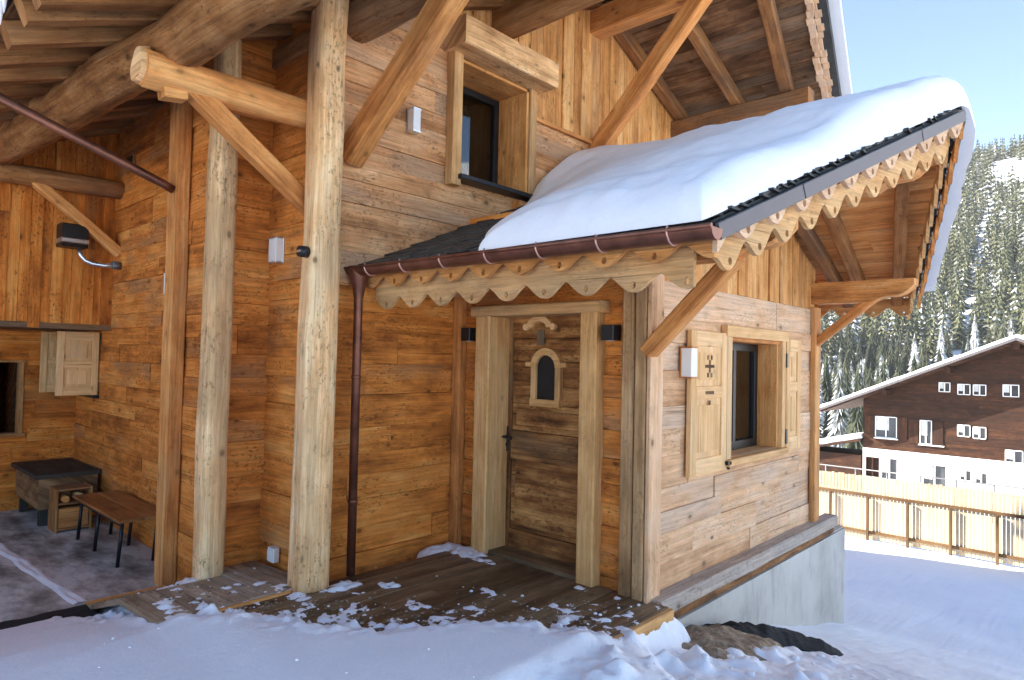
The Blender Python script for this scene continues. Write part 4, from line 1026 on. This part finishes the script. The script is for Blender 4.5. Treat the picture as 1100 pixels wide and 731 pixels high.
# ================================================================== fence, far chalet
FY = 14.0; FS = .667
T = thing('picket_fence', 'cream picket fence with brown posts and two rails below the chalet', 'fence', (-2.0, FY, -1.62))
fx0 = -4.273 - 3 * FS; NB = 11
for k in range(NB + 1):
    x = fx0 + k * FS; mb = MB(); mb.box((x - .022, FY - .09, -1.72), (x + .022, FY - .045, -.80), axis=2, ch=.004); obj('post', mb, W_FPOST, T)
for z in (-.80, -1.50):
    mb = MB(); mb.box((fx0, FY - .044, z), (fx0 + NB * FS, FY - .012, z + .055), ch=.003); obj('rail', mb, W_FPOST, T)
rg = random.Random(9)
for k in range(NB):
    mb = MB(); x = fx0 + k * FS
    while x < fx0 + (k + 1) * FS - .02:
        w = .052; h = rg.uniform(-.012, .012); mb.box((x, FY - .008, -1.60), (x + w, FY + .014, -.42 + h), axis=2, ch=.004); x += .0606
    obj('picket_panel', mb, W_FENCE, T)
# thin steel railing on the terrace below the far chalet
T = thing('steel_railing', 'thin grey steel railing on the snowy terrace before the brown chalet', 'railing', (-6, 27, -3.2))
for k in range(12):
    x = -9.5 + k * 1.05; mb = MB(); mb.tube([(x, 27, -3.6), (x, 27, -2.14)], .03, 8); obj('post', mb, RAILM, T)
for z in (-2.14, -2.45): mb = MB(); mb.tube([(-9.5, 27, z), (2.05, 27, z)], .022, 8); obj('rail', mb, RAILM, T)

def far_house():
    T = thing('brown_chalet', 'wide dark brown chalet with a white ground floor and shallow snowy roof', 'house', (-3.75, 44, -4.8))
    y0 = 40.; xa, xb, xr = -10.6, 3.1, -3.75; ze, zr = -.45, 3.0
    zt = lambda x: 3.08 - .445 * abs(x - xr)
    wood_w = [(-9.85 - .4, -9.35 - .0, -2.05, -.95)]
    # windows as pixel-measured rectangles on the gable
    def U(px): return px
    wins = [(-10.0, -8.95, -2.15, -1.0, 1), (-7.9, -7.35, -2.3, -1.05, 1), (-7.06, -6.55, .45, .95, 0), (-6.25, -5.7, .35, .9, 0), (-5.6, -5.05, .35, .9, 0), (-4.4, -3.75, .35, .95, 0),
            (-6.25, -5.7, -1.75, -1.15, 0), (-5.6, -5.05, -1.8, -1.2, 0), (-4.3, -3.6, -2.9, -2.2, 0), (-3.0, -2.4, .35, .95, 0), (-1.8, -1.2, .35, .95, 0), (-2.2, -1.4, -2.0, -1.1, 0)]
    low = [(-10.45, -9.8, -4.3, -3.25, 2), (-9.7, -8.9, -4.35, -3.2, 0), (-7.75, -6.7, -4.5, -3.3, 0), (-6.15, -5.65, -3.95, -3.4, 0), (-5.5, -5.0, -4.0, -3.45, 0), (-3.4, -2.4, -4.4, -3.3, 0)]
    zmid = -2.78
    mb = boardwall((0, y0 + .04, 0), X, -Y, xa, xb, zmid, 3.2, 77, [w[:4] for w in wins], [(-.445, 1, 3.08 - .445 * xr), (.445, 1, 3.08 + .445 * xr)], bw=(.18, .26), joint=(3, 6), T=.04)
    mb.box((xa, y0 + .1, zmid), (xa + .1, y0 + 12, -.35), axis=1); mb.box((xb - .1, y0 + .1, zmid), (xb, y0 + 12, -.35), axis=1)
    obj('wall', mb, W_FARDARK, T, 'dark brown plank upper storeys')
    mb = MB()
    rects = [(xa, xb, -6.5, zmid)]
    for w in low: rects = rdiff(rects, w[:4])
    for a, b, c, d in rects: mb.box((a, y0 - .02, c), (b, y0 + .3, d))
    mb.box((xa, y0 + .3, -6.5), (xa + .3, y0 + 12, zmid)); obj('wall', mb, PLASTER, T, 'white plastered ground floor')
    for (a, b, c, d, k) in wins + low:
        mb = MB(); f = .038
        for q in ((a, a + f, c, d), (b - f, b, c, d), (a, b, c, c + f), (a, b, d - f, d), ((a + b) / 2 - .025, (a + b) / 2 + .025, c, d)): mb.box((q[0], y0 - .04, q[2]), (q[1], y0 + .03, q[3]))
        if k == 1: mb.box((a - .05, y0 - .1, c - .06), (b + (.05 if a < -9 else .55), y0, c - .004))
        W = obj('window', mb, WHITE if k != 2 else W_FARDARK, T)
        mb = MB(); mb.face([(a, y0 + .06, c), (b, y0 + .06, c), (b, y0 + .06, d), (a, y0 + .06, d)]); obj('pane', mb, FARPANE if k != 2 else W_FARDARK, W)
        if k != 2:
            mb = MB(); wv = (b - a) * (.62 if k == 1 else .4); mb.face([(a + f, y0 + .05, c + (d - c) * .35), (a + wv, y0 + .05, c + (d - c) * .35), (a + wv, y0 + .05, d - f), (a + f, y0 + .05, d - f)]); obj('curtain', mb, PANEPALE, W)
    for (a, b, c, d, k) in wins[:2]:
        for s in (a - .5, b + .04):
            mb = MB(); mb.box((s, y0 - .05, c), (s + .45, y0 - .01, d), axis=2); obj('shutter', mb, W_FARDARK, T)
    yf, yb = y0 - 1.3, y0 + 13
    mb = MB()
    for s, xe in ((-1, -12.45), (1, 5.0)):
        q = [(xr, zt(xr) + .12), (xe, zt(xe) + .12), (xe, zt(xe) - .12), (xr, zt(xr) - .12)]
        mb.plate(q, lambda u, z, t: V((u, t, z)), yb, yf, (.4, .4), lambda u, z: (u, z), 0, True)
    rf = obj('roof', mb, W_FARDARK, T)
    for xx in (-9.3, -6.5, xr, -1.):
        mb = MB(); mb.box((xx - .12, yf + .15, zt(xx) - .42), (xx + .12, y0, zt(xx) - .13), axis=1); obj('purlin', mb, W_FARDARK, T)
    mb = MB()
    for s, xe in ((-1, -12.5), (1, 5.05)):
        mb.beam((xr, yf - .03, zt(xr) + .04), (xe, yf - .03, zt(xe) + .04), .05, .12, (0, 0, 1), None, .01)
    obj('fascia', mb, FLASH, T)
    mb = MB(); mb.box((-1.6, 45, 2.2), (-.9, 45.7, 4.2), axis=2); mb.box((-1.65, 44.95, 4.2), (-.85, 45.75, 4.3)); obj('chimney', mb, CONC, rf)
    tops = []
    for s, xe in ((-1, -12.5), (1, 5.05)):
        pass
    o = pack('roof_snow', yf + .02, yb, lambda y: -12.5, lambda y: 5.05, lambda x, y: zt(x) + .12, lambda x, y: .14, 'even snow layer on the brown chalet roof', 60, 20, sd=14., Rr=.12)
    # low side roof with snow to the left of the house
    S = thing('wood_shed', 'low brown shed with a snow-covered roof beside the brown chalet', 'shed', (-12.3, 41, -4.8))
    mb = MB(); mb.box((-13.9, 40.2, -6.), (-10.75, 43, -3.25)); obj('wall', mb, W_FARDARK, S)
    mb = MB(); mb.beam((-14.3, 41.5, -3.3), (-10.66, 41.5, -2.35), 3.4, .14, (0, 0, 1), None, .02); rf = obj('roof', mb, W_FARDARK, S)
    mb = MB(); mb.beam((-14.3, 41.5, -3.1), (-10.66, 41.5, -2.15), 3.45, .26, (0, 0, 1), None, .09, 10, .02); o = obj('roof_snow', mb, RSNOW); tag(o, 'snow lying on the low shed roof', 'snow')
far_house()

# ================================================================== forest
def mk_conifer_mat(name, g1, g2, snow_amt):
    t = NT(name); p = t.pos(); nrm = t.n('ShaderNodeNewGeometry').outputs['Normal']; sp = t.n('ShaderNodeSeparateXYZ'); t.l(nrm, sp.inputs[0])
    oi = t.n('ShaderNodeUVMap', uv_map='rnd').outputs[0]; so = t.n('ShaderNodeSeparateXYZ'); t.l(oi, so.inputs[0])
    n, _ = t.noise(p, 1.1, 4, .6); n2, _ = t.noise(p, .012, 3, .5)
    c = t.mix(t.math('ADD', t.math('MULTIPLY', n, .5), t.math('MULTIPLY', so.outputs[0], .7)), g1, g2)
    f = t.math('ADD', t.math('MULTIPLY', t.math('ABSOLUTE', sp.outputs[2]), .55), t.math('MULTIPLY', n, .9)); f = t.math('ADD', f, t.math('MULTIPLY', so.outputs[1], .7)); f = t.math('SUBTRACT', f, .17); f = t.math('ADD', f, snow_amt - .5)
    c = t.mix(t.math('MULTIPLY', t.ms(f, .55, .95), .85), c, (.82, .84, .87))
    t.l(c, t.b.inputs['Base Color']); t.b.inputs['Roughness'].default_value = .9; t.b.inputs['Specular IOR Level'].default_value = .1
    return t.m
CON = mk_conifer_mat('frosted_spruce', (.035, .045, .03), (.12, .125, .08), .24)
CONF = mk_conifer_mat('far_spruce', (.045, .056, .032), (.135, .138, .078), -.04)
BARK = plain('bark', (.07, .05, .035), .9, 0, .3, 5.)
def conifer(mb, c, H, rg, tiers=9, seg=9, wid=.2, trunk=True, rnd=None):
    c = V(c); rnd = rnd or (rg.random(), rg.random())
    for k in range(tiers):
        t = k / tiers; z0 = H * (.06 + .90 * t); rr = H * wid * (1 - t) ** .85 * rg.uniform(.8, 1.15) + .02 * H; dz = H * .17 * (1 - .45 * t)
        off_a = rg.random() * 6.28; top = c + V((0, 0, z0 + dz * .75)); ring = []
        for j in range(seg * 2):
            an = off_a + math.pi * j / seg; q = rr * (rg.uniform(.85, 1.2) if j % 2 == 0 else rg.uniform(.3, .55))
            ring.append(c + V((math.cos(an) * q, math.sin(an) * q, z0 - (dz * .30 if j % 2 == 0 else -.1 * dz) + rg.uniform(-.06, .06) * dz)))
        b = len(mb.v); mb.v.append(tuple(top)); mb.v += [tuple(p) for p in ring]
        for j in range(seg * 2): mb.idx([b, b + 1 + j, b + 1 + (j + 1) % (seg * 2)], None, rnd, 0, False)
    top = c + V((0, 0, H * 1.03)); b = len(mb.v); mb.v += [tuple(top)] + [tuple(c + V((math.cos(a) * H * .03, math.sin(a) * H * .03, H * .88))) for a in (0, 2.1, 4.2)]
    for j in range(3): mb.idx([b, b + 1 + j, b + 1 + (j + 1) % 3], None, rnd)
rg = random.Random(41)
# individual conifers at the foot of the wooded slope
protos = []
for k in range(6):
    T = thing('spruce_tree', 'frosted spruce in the snowy valley behind the brown chalet', 'tree', (0, 0, -100), 'spruces behind the brown chalet')
    h = 12.; mb = MB(); conifer(mb, (0, 0, 0), h, rg, 17, 12, rg.uniform(.15, .22)); m2 = MB(); m2.v = mb.v; 
    mb.v = [(a, b, c - 100) for a, b, c in mb.v]; obj('crown', mb, CON, T)
    tr = MB(); tr.tube([(0, 0, -100.8), (0, 0, -100 + h * .8)], [.2, .05], 7); obj('trunk', tr, BARK, T); protos.append(T)
spots = []
for _ in range(5000):
    y = rg.uniform(62, 175); a = rg.uniform(-.36, -.05); x = a * y
    if any((x - p[0]) ** 2 + (y - p[1]) ** 2 < 6 for p in spots): continue
    if y < 78 and -16 < x: continue
    spots.append((x, y))
    if len(spots) >= 290: break
first = set()
for i, (x, y) in enumerate(spots):
    p = protos[i % 6]; s = rg.uniform(.34, .78) * (1 + .2 * sstep(100, 170, y)); loc = (x, y, base(x, y) - .3)
    if i < 6: p.location = loc; p.scale = (s, s, s); p.rotation_euler = (0, 0, rg.random() * 6)
    else: copy_tree(p, loc, None, rg.random() * 6, (s * rg.uniform(.85, 1.15), s, s * rg.uniform(.9, 1.15)))
# the wood that covers the mountainside
mb = MB(); cnt = 0
y = 176.
while y < 520:
    a = -.42
    stp = lerp(2.6, 3.4, (y - 176) / 344)
    x = -.42 * y - 10
    while x < .06 * y + 10:
        x += stp * rg.uniform(.6, 1.4); yy = y + rg.uniform(-3, 3)
        az = x / yy
        g = nz(x * .03, yy * .012, 7.7)
        if g > .42: continue                                                  # snowy gaps
        if 352 < yy < 388 and -.118 < az < .02: continue                     # the clearing
        if abs(az + .135 - .0002 * (yy - 250)) < .004 and yy < 330: continue  # snow gully
        near = sstep(330, 180, yy)
        conifer(mb, (x, yy, base(x, yy) - .5), 4.5 + 8 * rg.random() ** 1.5, rg, 7 if near > .3 else 5, 6 if near > .3 else 5, rg.uniform(.14, .30)); cnt += 1
    y += stp * .95
print('forest trees', cnt, len(mb.f))
tag(obj('forest', mb, CONF), 'frosted spruce forest covering the mountainside', 'forest', kind='stuff')

# ================================================================== sun direction and an unseen left wing added to shade the foreground
S_AZ = (-.92, -.39); nrmz = math.hypot(*S_AZ); S_AZ = (S_AZ[0] / nrmz, S_AZ[1] / nrmz)
SUN_EL = 27.
mb = boardwall((-8.64, 0, 0), Y, X, -9.5, .6, 1.9, 6.1, 91, vert=True, bw=(.12, .2), joint=(2, 4))
boardwall((-9.94, 0, 0), Y, X, -9.5, -.2, -.4, 2.0, 92, mb=mb)
mb.box((-9.9, -9.5, 1.9), (-8.6, .6, 1.96)); mb.box((-16, -9.6, -.4), (-8.62, -9.5, 6.1))
obj('wall', mb, W_VERT, CH, 'orange board wall of the unseen left wing added to shade the foreground')
mb = MB()
for x0, x1 in ((-12.2, -7.6), (-12.2, -16.8)):
    mb.plate([(x0, 7.7), (x1, 5.9), (x1, 6.1), (x0, 7.9)], lambda u, z, t: V((u, t, z)), -10.2, 6.0, (.5, .5), lambda u, z: (u, z), 0, True)
obj('roof', mb, SLATE, CH, 'slate covering of the unseen added left wing')
pack('roof_snow', -10.25, 5.95, lambda y: -16.8, lambda y: -7.55, lambda x, y: 7.9 - .391 * abs(x + 12.2), lambda x, y: .3, 'snow layer on the roof of the unseen added left wing', 40, 40, sd=23.)
# ================================================================== haze in the valley
lo, hi = V((-820, -75, -30)), V((720, 960, 260))
hm = bpy.data.materials.new('valley_haze'); hm.use_nodes = True; ht = hm.node_tree; ht.nodes.clear()
ho = ht.nodes.new('ShaderNodeOutputMaterial'); pv = ht.nodes.new('ShaderNodeVolumePrincipled'); pv.inputs['Color'].default_value = (.9, .94, 1, 1); pv.inputs['Density'].default_value = .00022; ht.links.new(pv.outputs[0], ho.inputs['Volume'])
hv = [(x, y, z) for z in (lo.z, hi.z) for y in (lo.y, hi.y) for x in (lo.x, hi.x)]
hme = bpy.data.meshes.new('haze'); hme.from_pydata(hv, [], [(0, 2, 3, 1), (4, 5, 7, 6), (0, 1, 5, 4), (2, 6, 7, 3), (0, 4, 6, 2), (1, 3, 7, 5)]); hme.materials.append(hm); hme.update()
ho_ = bpy.data.objects.new('haze', hme); col.objects.link(ho_); ho_['kind'] = 'stuff'
# ================================================================== camera
f = 711.
Rm = [[0.733, 0.003, 0.680], [0.679, -0.036, -0.733], [0.022, 0.999, -0.028]]
cam = bpy.data.cameras.new('camera'); co = bpy.data.objects.new('camera', cam); col.objects.link(co)
xax = V((Rm[0][0], Rm[1][0], Rm[2][0])).normalized(); zax = V((Rm[0][2], Rm[1][2], Rm[2][2])); zax = (zax - xax * zax.dot(xax)).normalized(); yax = zax.cross(xax)
M = Matrix.Identity(4)
for i in range(3): M[i][0] = xax[i]; M[i][1] = yax[i]; M[i][2] = zax[i]
M.translation = V((0, 0, 1.68)); co.matrix_world = M
cam.sensor_width = 36; cam.lens = f / 1100 * 36; cam.clip_start = .05; cam.clip_end = 3000
sc.camera = co
# ================================================================== light
w = bpy.data.worlds.new('World'); sc.world = w; w.use_nodes = True; nt = w.node_tree
bg = nt.nodes['Background']; sky = nt.nodes.new('ShaderNodeTexSky'); sky.sky_type = 'NISHITA'; sky.sun_disc = False
sky.sun_elevation = rad(SUN_EL); sky.sun_rotation = math.atan2(S_AZ[0], S_AZ[1]); sky.altitude = 2000; sky.air_density = 1.0; sky.dust_density = .1; sky.ozone_density = 2.2
nt.links.new(sky.outputs[0], bg.inputs[0]); bg.inputs[1].default_value = .078
sun = bpy.data.lights.new('sun', 'SUN'); sun.energy = 4.6; sun.angle = rad(.5); sun.color = (1, .91, .79)
so = bpy.data.objects.new('sun', sun); col.objects.link(so)
ce = math.cos(rad(SUN_EL)); sdir = V((S_AZ[0] * ce, S_AZ[1] * ce, math.sin(rad(SUN_EL))))
so.rotation_euler = sdir.to_track_quat('Z', 'Y').to_euler(); so.location = sdir * 50
sc.view_settings.view_transform = 'Standard'; sc.view_settings.look = 'None'; sc.view_settings.gamma = 1; sc.view_settings.use_curve_mapping = False
sc.view_settings.exposure = 2.33
